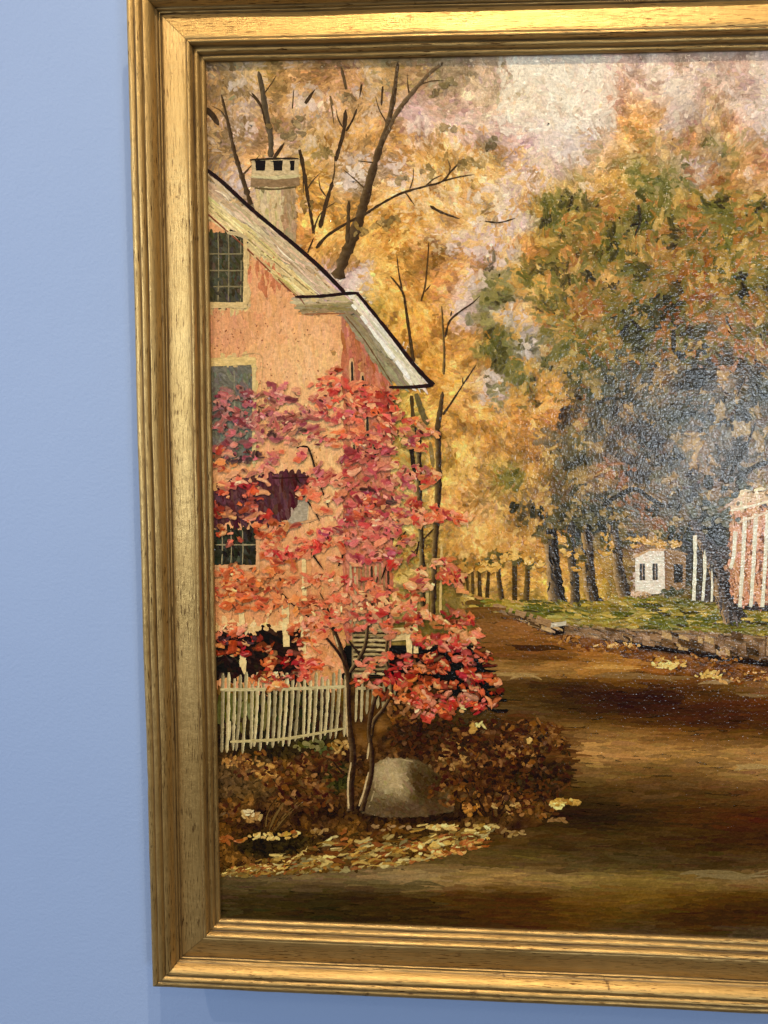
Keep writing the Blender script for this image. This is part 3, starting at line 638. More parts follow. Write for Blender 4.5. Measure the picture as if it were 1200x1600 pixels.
for (cx, cy, rx, ry, k, pal) in [
    (775, 440, 28, 16, 16, OL), (810, 425, 26, 14, 14, OL), (765, 465, 22, 9, 9, OL), (848, 470, 14, 34, 12, OL), (860, 410, 22, 14, 12, OL), (745, 500, 20, 9, 7, OL), (790, 535, 22, 10, 10, OL), (760, 550, 22, 9, 8, OL),
    (805, 580, 26, 18, 14, OL), (780, 615, 12, 12, 6, OL), (880, 520, 30, 16, 16, OL), (905, 535, 16, 20, 12, OL), (900, 600, 22, 26, 18, DK), (890, 330, 26, 30, 20, OL), (870, 355, 18, 14, 10, OL), (905, 360, 30, 16, 14, OL),
    (985, 275, 30, 14, 16, OL), (1040, 280, 36, 20, 22, OL), (1010, 310, 40, 16, 18, OL), (1105, 325, 18, 10, 9, OL), (1120, 230, 30, 12, 12, OL), (1070, 250, 10, 18, 7, OL), (940, 400, 34, 18, 18, OL), (985, 375, 20, 24, 14, DK), (960, 350, 26, 12, 10, OL),
    (1050, 340, 32, 14, 14, OL), (1120, 385, 44, 26, 26, OL), (1165, 345, 26, 16, 14, OL), (1180, 420, 28, 24, 16, OL), (1130, 430, 24, 20, 14, OL), (920, 432, 14, 10, 9, DK), (960, 440, 30, 24, 10, OL), (1010, 450, 36, 24, 20, OL), (1000, 500, 34, 20, 22, DK), (1040, 490, 26, 18, 14, RU),
    (1080, 440, 30, 26, 16, RU), (1105, 460, 16, 14, 9, RU), (1120, 500, 26, 16, 12, GY), (1160, 490, 26, 18, 12, RU), (930, 545, 30, 18, 18, OL), (965, 560, 26, 22, 16, GY), (910, 570, 20, 16, 10, OL), (955, 600, 36, 18, 18, GY), (1000, 610, 40, 24, 24, DK), (980, 640, 30, 20, 16, GY), (1050, 560, 40, 24, 20, GY), (1090, 600, 40, 24, 20, DK), (1060, 640, 40, 24, 18, GY),
    (1120, 560, 40, 20, 14, RU), (1150, 600, 40, 26, 18, GY), (1185, 620, 16, 40, 10, DK), (930, 690, 22, 30, 14, GY), (960, 740, 30, 24, 14, RU), (1000, 700, 36, 30, 20, DK), (1040, 740, 30, 36, 20, GY), (1090, 720, 40, 36, 22, GY), (1140, 700, 40, 30, 16, GY), (990, 790, 30, 20, 14, RU), (930, 800, 26, 26, 18, DK), (880, 700, 24, 26, 14, GY), (895, 770, 24, 36, 18, DK), (870, 800, 14, 24, 10, DK), (825, 805, 18, 22, 14, DK), (800, 752, 28, 10, 12, OL), (790, 735, 18, 10, 7, OL), (860, 690, 26, 20, 12, GY), (1060, 790, 40, 26, 20, GY), (1020, 830, 36, 14, 12, OL), (1000, 815, 26, 8, 8, DK), (1120, 780, 30, 24, 16, GY)]:
    clump(cx, cy, rx, ry, int(k * 1.25), pal, 17, 10, ang=10)
for (cx, cy, rx, ry, k, pal) in [(970, 300, 40, 30, 16, GO), (1000, 265, 40, 16, 9, GO), (1025, 390, 24, 12, 9, GO), (950, 430, 26, 18, 12, GO), (915, 480, 30, 20, 12, RU), (1085, 350, 22, 26, 12, RU), (1110, 280, 40, 24, 12, RU), (960, 380, 30, 14, 8, GO), (1010, 445, 16, 6, 4, GO), (975, 440, 24, 18, 7, GO), (1150, 470, 26, 12, 6, GO), (1145, 500, 30, 10, 7, RU),
    (1040, 230, 30, 20, 10, GO), (940, 280, 36, 24, 16, GO), (900, 450, 30, 40, 16, GO), (870, 560, 40, 30, 20, GO), (850, 620, 40, 24, 20, GO), (925, 505, 30, 12, 10, GO), (910, 640, 10, 40, 10, RU), (1030, 575, 30, 30, 7, GO), (940, 590, 26, 12, 7, GO), (1165, 540, 30, 16, 8, RU), (1000, 660, 60, 20, 8, GO), (920, 740, 18, 12, 5, GO), (920, 765, 14, 5, 3, GO), (905, 790, 9, 16, 6, GO), (1110, 728, 14, 12, 5, GO), (1090, 738, 8, 7, 3, GO), (1190, 728, 12, 16, 5, GO), (1170, 728, 8, 6, 3, GO), (960, 750, 14, 14, 5, RU), (1030, 845, 22, 9, 8, GO), (940, 850, 20, 14, 9, GO), (945, 875, 14, 14, 8, GO), (985, 875, 20, 6, 7, GO), (860, 780, 20, 20, 9, GO), (850, 850, 26, 24, 12, GO), (760, 860, 50, 24, 26, GO), (800, 830, 50, 14, 16, GO), (740, 830, 26, 16, 12, GO), (1040, 650, 60, 40, 10, GY), (1130, 640, 50, 60, 12, GY), (1030, 810, 30, 16, 7, RU), (1155, 770, 30, 16, 10, GO), (1150, 790, 26, 10, 7, RU)]:
    if cx > 900 and cy > 430 and pal is GO: pal = [(178, 140, 72), (198, 158, 88), (150, 116, 58), (164, 124, 66)]
    clump(cx, cy, rx, ry, k, pal, 16, 9.5, ang=0, lift=.00010)
# pale dabs where sky shows between crowns
SK = [(232, 206, 176), (226, 198, 172), (216, 196, 178), (238, 214, 176)]
for (cx, cy, rx, ry, k) in [(368, 135, 14, 16, 9), (385, 200, 18, 18, 9), (372, 285, 14, 18, 8), (478, 150, 22, 22, 14), (560, 262, 22, 22, 16), (545, 285, 16, 10, 8), (485, 225, 10, 10, 5), (560, 140, 8, 14, 5), (620, 250, 16, 24, 9), (655, 200, 18, 14, 9), (620, 290, 12, 8, 5), (705, 392, 8, 10, 6), (745, 395, 18, 10, 9), (790, 400, 16, 16, 9), (745, 440, 14, 16, 9), (800, 495, 22, 14, 12), (720, 480, 8, 8, 4), (565, 445, 16, 24, 14), (575, 420, 16, 14, 9), (825, 540, 12, 16, 8), (770, 600, 12, 20, 10), (755, 625, 8, 6, 4), (850, 215, 26, 14, 12), (860, 225, 20, 10, 8), (905, 240, 10, 20, 8), (920, 290, 10, 10, 5), (1085, 260, 14, 16, 8), (1170, 270, 8, 12, 5), (1110, 300, 20, 8, 6), (1195, 200, 12, 24, 8), (760, 300, 40, 16, 12), (840, 150, 40, 50, 22), (950, 110, 40, 16, 10), (1170, 140, 40, 40, 16), (1060, 135, 20, 16, 8), (745, 345, 10, 16, 6)]:
    clump(cx, cy, rx, ry, k, SK, 13, 8, ang=70, relief=.8, lift=.00009)
Z_AFTER_FOLIAGE = Layer.Z; L.done('painted_foliage', 'gold, olive and grey autumn foliage with pale sky between')

# ---- 2 bare trees at upper left
Layer.Z += .00014
BR = (66, 48, 30); BL_ = (150, 120, 74)
L = Layer()
def br(pts, w0, w1, colr=BR, left=None, gaps=0.0, lay=None, **k): (lay or L).line(pts, w0, w1, colr, left=left, gaps=gaps, wob=.13, **k)
br([(527, 436), (537, 405), (552, 370), (568, 320), (580, 275), (593, 232), (606, 195), (615, 150), (622, 96)], 19, 5, left=(112, 86, 52))
br([(597, 222), (618, 180), (640, 150), (668, 118), (692, 98)], 8, 5, (92, 70, 46), left=(128, 102, 66))
br([(560, 342), (590, 322), (625, 303), (662, 292), (690, 284), (705, 268), (722, 250)], 4, 3)
br([(690, 284), (715, 277), (742, 273)], 2.6, 1.6)
br([(494, 388), (512, 368), (540, 350), (560, 340)], 5, 4)
br([(672, 322), (690, 332), (718, 342)], 5, 2.5); br([(758, 346), (780, 348), (805, 341)], 3, 1.6)
br([(500, 356), (509, 320), (520, 284)], 7, 5); br([(524, 252), (530, 232), (538, 200), (540, 172)], 6, 6); br([(541, 140), (537, 120), (533, 106)], 5, 5, (92, 70, 44))
br([(541, 205), (550, 190), (558, 170)], 4, 2.5); br([(565, 132), (562, 152)], 4, 2); br([(598, 135), (596, 165)], 3.5, 4)
br([(468, 234), (474, 262), (483, 320), (491, 366)], 6, 4.5); br([(474, 262), (474, 302)], 2.5, 1.5)
br([(397, 336), (389, 310), (378, 275), (366, 235), (356, 190), (346, 148)], 9, 3.5, left=(96, 74, 48))
br([(423, 246), (423, 215), (416, 180), (410, 140), (404, 112)], 10, 7, (76, 62, 44), left=(108, 88, 58))
br([(417, 200), (408, 165), (393, 145)], 4, 2.5); br([(428, 248), (436, 236), (444, 224)], 6, 4); br([(477, 162), (492, 140)], 6, 4)
br([(543, 384), (544, 350), (545, 314)], 7, 5, left=(98, 76, 44)); br([(320, 170), (332, 180), (342, 196)], 10, 6)
br([(481, 395), (490, 372)], 3, 2); br([(457, 170), (459, 140)], 2, 1.5); br([(520, 165), (516, 150), (522, 195)], 3, 1.5, (110, 84, 50))
for (x, y, a_, l_) in [(606, 195, -120, 46), (593, 232, -60, 40), (575, 300, -135, 50), (560, 345, -55, 44), (640, 297, -70, 34), (665, 291, -40, 30), (410, 150, -60, 36), (414, 178, -125, 40), (378, 275, -60, 40), (356, 190, -125, 34), (478, 300, -60, 36), (512, 310, -130, 34), (536, 200, -120, 30), (640, 150, -95, 34), (655, 133, -30, 36), (590, 255, 200, 30), (520, 284, -80, 34), (488, 365, -75, 60), (700, 275, -80, 26), (632, 300, 40, 26)]:
    t_ = math.radians(a_ + rng.normal(0, 6)); m_ = (x + l_ * .55 * math.cos(t_), y + l_ * .55 * math.sin(t_)); t2 = t_ + rng.normal(0, .3)
    br([(x, y), m_, (m_[0] + l_ * .5 * math.cos(t2), m_[1] + l_ * .5 * math.sin(t2))], 2.8, 1.1, (84, 62, 36))
# slender middle trees
br([(646, 566), (641, 530), (636, 495), (631, 462), (622, 446), (610, 432)], 6, 2.6, (70, 50, 28))
br([(628, 452), (623, 425), (620, 398)], 3, 1.5); br([(658, 470), (664, 448), (668, 410), (670, 378)], 3.4, 2, (84, 58, 30)); br([(664, 456), (673, 445)], 2.4, 1.6)
br([(683, 672), (688, 640), (692, 612)], 10, 5.5, (62, 44, 26), left=(112, 84, 46)); br([(693, 585), (694, 550), (692, 515), (690, 478)], 5, 2.5, (76, 56, 30), left=(170, 128, 62))
br([(696, 526), (701, 505), (712, 492), (740, 472), (750, 462)], 4, 1.6); br([(704, 494), (706, 486)], 3, 2)
br([(692, 648), (706, 628), (722, 603), (732, 588), (743, 571)], 4, 1.8); br([(723, 603), (723, 590)], 2.6, 2)
br([(612, 618), (622, 640), (629, 662)], 6, 4, (110, 98, 54)); br([(643, 618), (646, 662)], 7, 5, (80, 60, 34)); br([(650, 615), (660, 645), (668, 664)], 8, 10, (104, 88, 50))
for (x, y) in [(430, 195), (470, 190), (462, 212), (500, 238), (440, 210), (510, 240), (665, 268), (630, 285), (700, 205), (680, 145), (590, 355), (610, 345), (560, 360), (395, 330), (765, 222), (745, 252), (720, 262), (480, 322), (540, 150), (700, 130)]:
    clump(x, y, 13, 8, 6, [(96, 84, 44), (120, 102, 54), (80, 66, 36), (150, 124, 68)], 12, 6.5, ang=30)
L.done('painted_bare_branches', 'dark bare branches behind the chimney and eaves')
L = Layer()
br([(684, 672), (685, 740), (683, 800), (679, 860), (676, 962)], 10, 9, (56, 40, 26), left=(150, 116, 60))
br([(653, 660), (654, 720), (655, 790), (659, 860), (660, 950)], 9, 9, (50, 36, 22), left=(176, 146, 84))
br([(641, 680), (645, 720), (648, 742)], 8, 6, (44, 34, 24)); br([(672, 690), (677, 730)], 6, 6, (140, 112, 60)); br([(668, 880), (668, 960)], 4, 4, (190, 158, 92)); br([(690, 850), (688, 960)], 4, 4, (204, 166, 96)); br([(634, 830), (612, 862), (618, 820), (620, 800)], 3, 2)
br([(678, 826), (660, 845), (645, 866)], 2.5, 2)
L.done('painted_slender_trunks', 'pair of thin dark trunks behind the red maple')

# ---- 3 the avenue's trees at right, each with its own trunk
def trunk(pts, w0, w1, dark=(50, 40, 30), light=None, label=None, roots=False, marks=0):
    lay = Layer(0.000012)
    lay.line(pts, w0, w1, dark, left=light, relief=1.2, taper=False, wob=.08)
    P = np.array(pts, float)
    if roots:
        x, y = P[-1]
        for dx in (-.9, -.3, .5, 1.0): lay.line([(x + dx * w1 * .3, y - 16), (x + dx * w1 * .7, y + 1), (x + dx * w1 * 1.0, y + 7)], w1 * .35, 3, np.array(dark) * 1.1, left=light if dx < 0 else None)
    if marks:
        t = rng.random(marks); k = np.interp(t, np.linspace(0, 1, len(P)), np.arange(len(P)))
        x = np.interp(k, np.arange(len(P)), P[:, 0]); y = np.interp(k, np.arange(len(P)), P[:, 1]); ww = w0 + (w1 - w0) * t
        x = x + rng.uniform(-.42, .42, marks) * ww
        lay.strokes(x, y, 80 + rng.normal(0, 10, marks), rng.uniform(8, 20, marks), rng.uniform(2, 4, marks), np.array(dark) * rng.uniform(.6, 1.9, (marks, 1)) + 6, lift=.00006)
    o = lay.done('painted_tree_trunk', label); return o
trunk([(729, 888), (731, 925)], 3, 4, (84, 62, 30)); trunk([(738, 890), (739, 928)], 4, 5, (84, 62, 30)); trunk([(749, 878), (749, 905), (750, 935)], 4, 7, (70, 52, 26))
trunk([(764, 890), (762, 915), (761, 938)], 4, 7, (70, 52, 26)); trunk([(780, 866), (779, 900), (785, 942)], 5, 9, (62, 46, 26), (128, 96, 50)); trunk([(804, 884), (804, 946)], 7, 8, (66, 50, 26)); trunk([(823, 872), (824, 900), (821, 948)], 7, 10, (64, 48, 26), (120, 92, 44))
trunk([(858, 812), (861, 850), (866, 900), (871, 950)], 19, 27, (40, 34, 28), (190, 150, 96), 'thick dark trunk nearest the road bend', True, 34)
trunk([(892, 800), (890, 850), (897, 900), (899, 950)], 12, 15, (48, 42, 34), (150, 118, 74), None, False, 14)
trunk([(912, 822), (919, 860), (920, 905), (930, 950)], 13, 22, (52, 42, 32), (196, 152, 88), 'trunk with a pale sunlit left edge', True, 26)
trunk([(953, 800), (963, 850), (967, 895), (980, 946)], 11, 21, (54, 44, 34), (186, 146, 90), 'trunk left of the small white house', True, 26)
for (pts, a_, b_) in [([(941, 792), (955, 780), (990, 764), (1012, 776), (1038, 792)], 7, 7), ([(1200, 722), (1180, 728), (1165, 738), (1150, 748)], 7, 6), ([(1165, 690), (1155, 712), (1145, 732), (1140, 742)], 7, 4), ([(985, 498), (998, 512), (1010, 517), (1034, 512)], 5, 4), ([(997, 320), (1000, 345), (992, 368)], 5, 3), ([(1180, 660), (1165, 700)], 4, 3), ([(1162, 592), (1150, 622)], 3, 1.5), ([(908, 640), (900, 630)], 3, 2), ([(1105, 742), (1108, 765)], 12, 14), ([(930, 632), (955, 622), (1000, 628)], 5, 5), ([(1052, 515), (1052, 550)], 8, 6)]:
    br_layer = Layer(0.000004); br_layer.line(pts, a_, b_, (52, 44, 28)); br_layer.done('painted_limb')
br_layer = Layer()
for (x, y, rx, ry) in [(1080, 598, 14, 9), (985, 622, 14, 12), (1090, 545, 12, 12), (1060, 555, 10, 8), (1105, 752, 8, 12), (1040, 465, 6, 8), (920, 432, 9, 8), (1155, 432, 10, 7), (1000, 712, 16, 14), (1010, 690, 12, 8), (840, 800, 10, 14), (800, 792, 6, 7), (1018, 800, 8, 10), (1140, 660, 10, 14)]:
    clump(x, y, rx, ry, 6, [(48, 42, 24), (62, 54, 34), (54, 50, 32)], 10, 5, lay=br_layer, angj=50, ragged=.4)
br_layer.done('painted_dark_foliage', 'near black leaf dabs inside the large tree crown')

L = Layer(); L.soft = .3; BO = [(214, 156, 70), (196, 136, 56), (168, 120, 50), (228, 176, 88), (110, 92, 40), (78, 70, 36)]; BD = [(64, 58, 34), (84, 76, 44), (110, 94, 52), (150, 118, 62), (46, 42, 28)]
for (x, y, rx, ry, k, pal) in [(735, 884, 22, 8, 16, BO), (765, 880, 20, 10, 18, BO), (785, 866, 20, 9, 16, BO), (815, 872, 20, 9, 18, BO), (838, 880, 12, 14, 12, BO), (850, 830, 16, 16, 16, BD), (868, 815, 18, 12, 16, BD), (895, 806, 20, 14, 20, BD), (920, 820, 16, 14, 16, BD), (884, 850, 10, 18, 12, BO), (955, 806, 22, 14, 20, BD), (945, 850, 12, 20, 14, BO), (975, 840, 16, 12, 12, BD), (905, 880, 9, 14, 7, BO), (1000, 845, 20, 8, 12, BO), (1090, 822, 20, 10, 14, BD), (1040, 846, 22, 9, 14, BO)]:
    clump(x, y, rx, ry, k, pal, 13, 7.5, ang=0, angj=45, lay=L, ragged=.35, tip=.4)
L.done('painted_low_boughs', 'low gold and olive boughs over the avenue trunks')
L = Layer(0.00001)
x = rng.uniform(730, 985, 150); y = rng.uniform(938, 952, 150)
L.strokes(x, y, rng.normal(2, 8, 150), rng.uniform(8, 18, 150), rng.uniform(2.5, 5, 150), pick([(150, 126, 50), (112, 102, 40), (186, 150, 64), (84, 76, 30)], 150))
L.done('painted_verge', 'grass strokes over the feet of the avenue trunks')

# ---- 4 lawn, stone wall, litter, road
L = Layer()
lawnP = [(740, 932), (800, 940), (900, 948), (1000, 930), (1080, 936), (1260, 952), (1260, 998), (1100, 985), (1000, 981), (900, 977), (860, 970), (790, 953)]
L.fill(lawnP, 1500, 20, 4, 4, 8, jit=14)
for (x, y, ln) in [(1060, 957, 90), (1030, 962, 60), (960, 962, 50), (1120, 965, 60), (900, 958, 30), (1000, 945, 60), (1090, 972, 60), (850, 950, 40), (1180, 972, 50)]:
    x_ = x + rng.uniform(-ln / 2, ln / 2, 14); y_ = y + rng.normal(0, 3, 14)
    L.strokes(x_, y_, rng.normal(3, 5, 14), rng.uniform(12, 26, 14), rng.uniform(2.5, 4.5, 14), pick([(84, 84, 26), (104, 98, 34), (200, 164, 74), (66, 56, 22), (176, 148, 60)], 14), lift=.00005)
L.done('painted_lawn', 'sunlit olive and yellow lawn under the trees')
trunk([(1082, 818), (1100, 850), (1120, 895), (1131, 935), (1143, 968)], 14, 34, (56, 48, 42), (178, 140, 96), 'leaning grey trunk in front of the white columns', True, 120)
L = Layer()
for k in range(150):
    x = rng.uniform(795, 1330); yt, yb = interp(WALLT, x), interp(WALLB, x); y = rng.uniform(yt + 2, max(yt + 3, yb - 2)); hh = (yb - yt) * rng.uniform(.2, .5)
    ww = rng.uniform(7, 20); s_ = (interp(WALLT, x + 10) - yt) / 10
    cc = np.array([(150, 112, 74), (108, 76, 44), (176, 138, 100), (88, 62, 36), (132, 98, 62), (62, 44, 26), (188, 148, 92)][rng.integers(7)])
    L.poly([(x - ww / 2, y - hh / 2 - s_ * ww / 2), (x + ww / 2, y - hh / 2 + s_ * ww / 2), (x + ww / 2, y + hh / 2 + s_ * ww / 2), (x - ww / 2, y + hh / 2 - s_ * ww / 2)], cc, lift=rng.random() * .00004, cell=4, jit=8, rough=1)
L.line([(860, 972), (930, 980), (1000, 984), (1100, 988), (1200, 997), (1300, 1006)], 3, 3, (156, 122, 76), gaps=.2)
L.line([(975, 1006), (1020, 1012), (1080, 1020), (1110, 1026), (1200, 1038), (1300, 1052)], 7, 6, (34, 22, 12))
L.poly([(862, 980), (880, 976), (882, 990), (864, 992)], (30, 20, 12)); L.poly([(858, 972), (884, 970), (884, 978), (860, 980)], (204, 186, 150), lift=.00003)
L.line([(770, 945), (810, 958), (850, 972), (862, 978)], 7, 14, (160, 120, 76), gaps=.1)
L.done('painted_stone_wall', 'low fieldstone wall along the far side of the road')
L = Layer()
x = rng.uniform(735, 1260, 7000); y = rng.uniform(940, 1480, 7000)
x2 = rng.uniform(325, 1260, 5000); y2 = rng.uniform(1290, 1480, 5000); x = np.concatenate([x, x2]); y = np.concatenate([y, y2])
ix = np.clip(((x - X0) / ST).astype(int), 0, nx - 1); iy = np.clip(((y - Y0) / ST).astype(int), 0, ny - 1)
k = roadm[iy, ix]; x, y = x[k], y[k]
L.strokes(x, y, rng.normal(1, 3, len(x)), rng.uniform(18, 60, len(x)), rng.uniform(3, 8, len(x)), samp(x, y) * rng.uniform(.9, 1.11, (len(x), 1)) + rng.normal(0, 1.5, (len(x), 3)), relief=.25, bend=.03, contrast=2, tip=.5)
x = rng.uniform(1250, 2140, 1600); y = rng.uniform(1080, 1490, 1600)
L.strokes(x, y, rng.normal(1, 3, len(x)), rng.uniform(40, 90, len(x)), rng.uniform(8, 16, len(x)), samp(x, y) * rng.uniform(.93, 1.08, (len(x), 1)), relief=.25, contrast=2)
for (x, y, l_, c_) in [(1180, 1198, 60, (168, 132, 76)), (640, 1385, 80, (92, 74, 42)), (1130, 1064, 50, (150, 116, 70)), (1175, 1085, 30, (128, 98, 60)), (950, 1042, 60, (184, 130, 58)), (840, 1010, 60, (70, 44, 20)), (1000, 1058, 120, (128, 92, 48)), (810, 1055, 60, (156, 120, 66)), (1140, 1366, 100, (120, 98, 58))]:
    L.strokes(x + rng.normal(0, 12, 5), y + rng.normal(0, 2, 5), rng.normal(1, 2, 5), l_ * rng.uniform(.7, 1.2, 5), rng.uniform(3, 6, 5), np.array(c_) + rng.normal(0, 5, (5, 1)), relief=.3, contrast=2, lift=.00004)
L.done('painted_road', 'brown country road barred with light and dark')
LEAFB = [(196, 140, 60), (224, 178, 92), (160, 98, 38), (128, 72, 30), (236, 204, 120), (178, 112, 52)]
L = Layer()
for (x, y, rx, ry, k, pal) in [(1045, 1034, 28, 9, 40, LEAFB), (1040, 1038, 22, 5, 24, [(238, 204, 118), (226, 184, 96)]), (1105, 1054, 22, 6, 22, [(232, 196, 110), (214, 168, 84)]), (1160, 1056, 50, 12, 50, [(120, 70, 28), (150, 88, 40), (92, 52, 20), (200, 146, 76)]), (950, 1012, 60, 8, 40, [(150, 92, 38), (176, 116, 52), (120, 70, 26)]), (1080, 1030, 80, 9, 50, [(130, 78, 32), (110, 62, 26), (170, 112, 50)]), (880, 998, 30, 5, 16, [(170, 112, 46), (140, 88, 36)]), (970, 1008, 40, 3, 14, [(220, 170, 96)]), (1280, 1070, 80, 12, 50, [(120, 70, 28), (150, 88, 40), (200, 146, 76)])]:
    clump(x, y, rx, ry, k, pal, 8, 4, ang=5, angj=30, lay=L)
L.done('painted_leaf_litter', 'rust and yellow leaves along the foot of the stone wall')

# ---- 5 the far houses
L = Layer()
L.poly([(992, 870), (1014, 860), (1037, 860), (1040, 926), (992, 930)], (238, 214, 182), jit=7); L.poly([(1040, 862), (1071, 866), (1070, 920), (1040, 925)], (150, 114, 74), jit=9)
for x in (1003, 1023): L.poly([(x - 4, 880), (x + 4, 880), (x + 4, 906), (x - 4, 906)], (58, 52, 44), lift=.00003); L.line([(x, 880), (x, 906)], 1.2, 1.2, (190, 160, 130), lift=.00005)
L.poly([(1052, 881), (1066, 881), (1066, 910), (1052, 910)], (52, 46, 38), lift=.00003)
L.line([(989, 871), (1014, 859)], 4, 4, (206, 162, 112), lift=.00002); L.line([(1014, 859), (1040, 859)], 4, 4, (206, 162, 112), lift=.00002); L.line([(1040, 859), (1074, 866)], 4, 4, (170, 130, 84), lift=.00002); L.line([(1039, 862), (1040, 926)], 2.5, 2.5, (140, 100, 64), lift=.00004)
clump(1000, 928, 16, 4, 14, [(222, 180, 140), (196, 156, 110)], 8, 4, lay=L); clump(1050, 925, 18, 6, 18, [(66, 66, 44), (84, 80, 50)], 8, 5, lay=L)
L.done('painted_white_house', 'small white house between trunks across the road')
L = Layer()
L.fill(PORR, 900, 16, 6, 85, 14, jit=12)
for x in (1156, 1170, 1187, 1196, 1215, 1240, 1265): L.line([(x + 4, 815), (x, 925)], 5, 5, (130, 84, 58), wob=.2, gaps=.25)
L.fill([(1138, 772), (1200, 754), (1330, 712), (1330, 750), (1200, 786), (1140, 800)], 120, 18, 7, -12, 8, jit=10)
L.line([(1140, 946), (1200, 950), (1330, 960)], 9, 9, (58, 48, 42)); L.line([(1142, 935), (1200, 940), (1330, 950)], 3, 3, (206, 170, 130), gaps=.2)
WH = (244, 222, 184)
L.line([(1085, 836), (1085, 880), (1083, 938)], 6, 5.5, WH, lift=.00006, taper=False); L.line([(1101, 852), (1100, 895), (1097, 938)], 5, 4.5, WH, lift=.00006, taper=False); L.line([(1113, 882), (1111, 940)], 4, 3.5, WH, lift=.00006, taper=False)
for i, x in enumerate([1148, 1163, 1180, 1198, 1217, 1237, 1258, 1280]): L.line([(x, 812 - i * 5 if i else 830), (x - 3, 870), (x - 8, 948 if i else 888)], 6.5, 5.5, WH, lift=.00006, taper=False, wob=.08)
L.line([(1150, 816), (1200, 800), (1300, 768)], 4, 4, (232, 200, 156), lift=.00008); L.line([(1140, 798), (1200, 783), (1300, 750)], 4, 4, (244, 216, 172), lift=.00008)
L.done('painted_columned_house', 'house with tall white porch columns at the right')
# trunk standing before the columns is brushed over them again
Layer.Z += .00002
trunk([(1084, 822), (1103, 855), (1121, 898), (1132, 938), (1145, 970)], 12, 30, (60, 52, 46), (176, 138, 92), 'bark strokes of the leaning grey trunk', False, 90)
L = Layer(); clump(1110, 800, 30, 20, 22, GY, 13, 8, lay=L); clump(1060, 835, 22, 12, 14, DK, 12, 7, lay=L); clump(1140, 800, 16, 26, 14, GY, 11, 7, lay=L); clump(1150, 762, 22, 14, 12, GY, 11, 7, lay=L)
L.done('painted_near_leaves', 'grey green leaves hanging before the columned house')

# ---- 6 brick house and chimney
Z_FAR = Layer.Z; Layer.Z = Z_AFTER_FOLIAGE + .00025
L = Layer()
L.fill(CHIM, 160, 20, 7, 88, 6, jit=6)
L.poly([(393, 250), (466, 249), (467, 277), (394, 279)], (204, 174, 122), jit=8)
for (x0, x1) in ((399, 415), (427, 442), (453, 461)): L.poly([(x0, 251), (x1, 251), (x1 - 1, 267), (x0 + 1, 267)], (28, 20, 14), lift=.00003)
L.line([(391, 250), (430, 248), (467, 248)], 3, 3, (50, 38, 24), lift=.00004)
L.line([(392, 285), (430, 287), (468, 283)], 13, 13, (144, 112, 74), wob=.05, taper=False, lift=.00002); L.line([(393, 276), (430, 278), (467, 275)], 5, 5, (204, 184, 128), lift=.00004); L.line([(398, 294), (430, 296), (464, 292)], 3, 3, (96, 78, 46), lift=.00004)
L.done('painted_chimney', 'tan chimney with dark openings in its cap')
L = Layer()
L.fill(WALLF, 3600, 22, 8, 88, 8, jit=3.5, hue=2, relief=.35, contrast=2)
L.fill(SIDE, 900, 24, 6, 82, 6, jit=9, relief=.4)
L.line([(535, 492), (536, 700), (537, 960)], 2.5, 2.5, (178, 96, 60), gaps=.2)
x = rng.uniform(335, 525, 130); y = rng.uniform(470, 720, 130); k = rng.random(130) < np.exp(-((x - 380) / 90) ** 2) + .25; x, y = x[k], y[k]
L.strokes(x, y, rng.uniform(0, 180, len(x)), rng.uniform(2, 4, len(x)), rng.uniform(1.2, 2.2, len(x)), np.array([(160, 100, 64)]) + rng.normal(0, 16, (len(x), 1)), lift=.00008)
clump(415, 430, 26, 30, 26, [(206, 126, 80), (196, 118, 74)], 20, 5, ang=88, angj=8, lay=L, lift=.00006, relief=.4)
L.done('painted_house_wall', 'orange pink brick wall of the house')
L = Layer()
L.fill(RAKE, 700, 34, 5, 41, 3, jit=8, relief=.5); L.fill(RAKE, 160, 40, 2.4, 41, 2, jit=20, relief=.8, lift=.00004)
L.line([(322, 332), (350, 357), (385, 388), (462, 463)], 2.4, 2.4, (132, 70, 44), lift=.00005, gaps=.15); L.line([(385, 372), (440, 418), (490, 460)], 2, 2, (150, 124, 74), lift=.00005, gaps=.3)
L.fill(CORN, 120, 26, 5, -1, 4, jit=6, relief=.5); L.line([(475, 491), (540, 490)], 2, 2, (146, 88, 52), lift=.00005); L.line([(464, 478), (540, 473)], 2, 2, (170, 146, 96), lift=.00005)
L.fill(SOFF, 420, 34, 5, 52, 3, jit=7, relief=.5); L.line([(550, 476), (562, 490), (590, 528), (616, 560), (640, 592)], 5, 6, (246, 232, 202), lift=.00006, gaps=.08)
L.line([(540, 494), (570, 532), (612, 598)], 2, 2, (110, 78, 48), lift=.00004)
DR = (38, 16, 16)
L.line([(318, 262), (329, 270), (350, 287), (398, 331), (458, 381), (500, 418), (540, 459)], 6, 6.5, DR, lift=.00011, wob=.07)
L.line([(461, 464), (500, 463), (540, 459), (561, 458)], 4.5, 5, DR, lift=.00011, wob=.07); L.line([(558, 458), (590, 497), (620, 535), (645, 568), (665, 590), (677, 602)], 5, 7, DR, lift=.00012, wob=.07, taper=False)
L.line([(608, 605), (640, 605), (677, 602)], 4.5, 6, DR, lift=.00012, wob=.07)
L.done('painted_eaves', 'cream eaves boards under a dark roof edge')
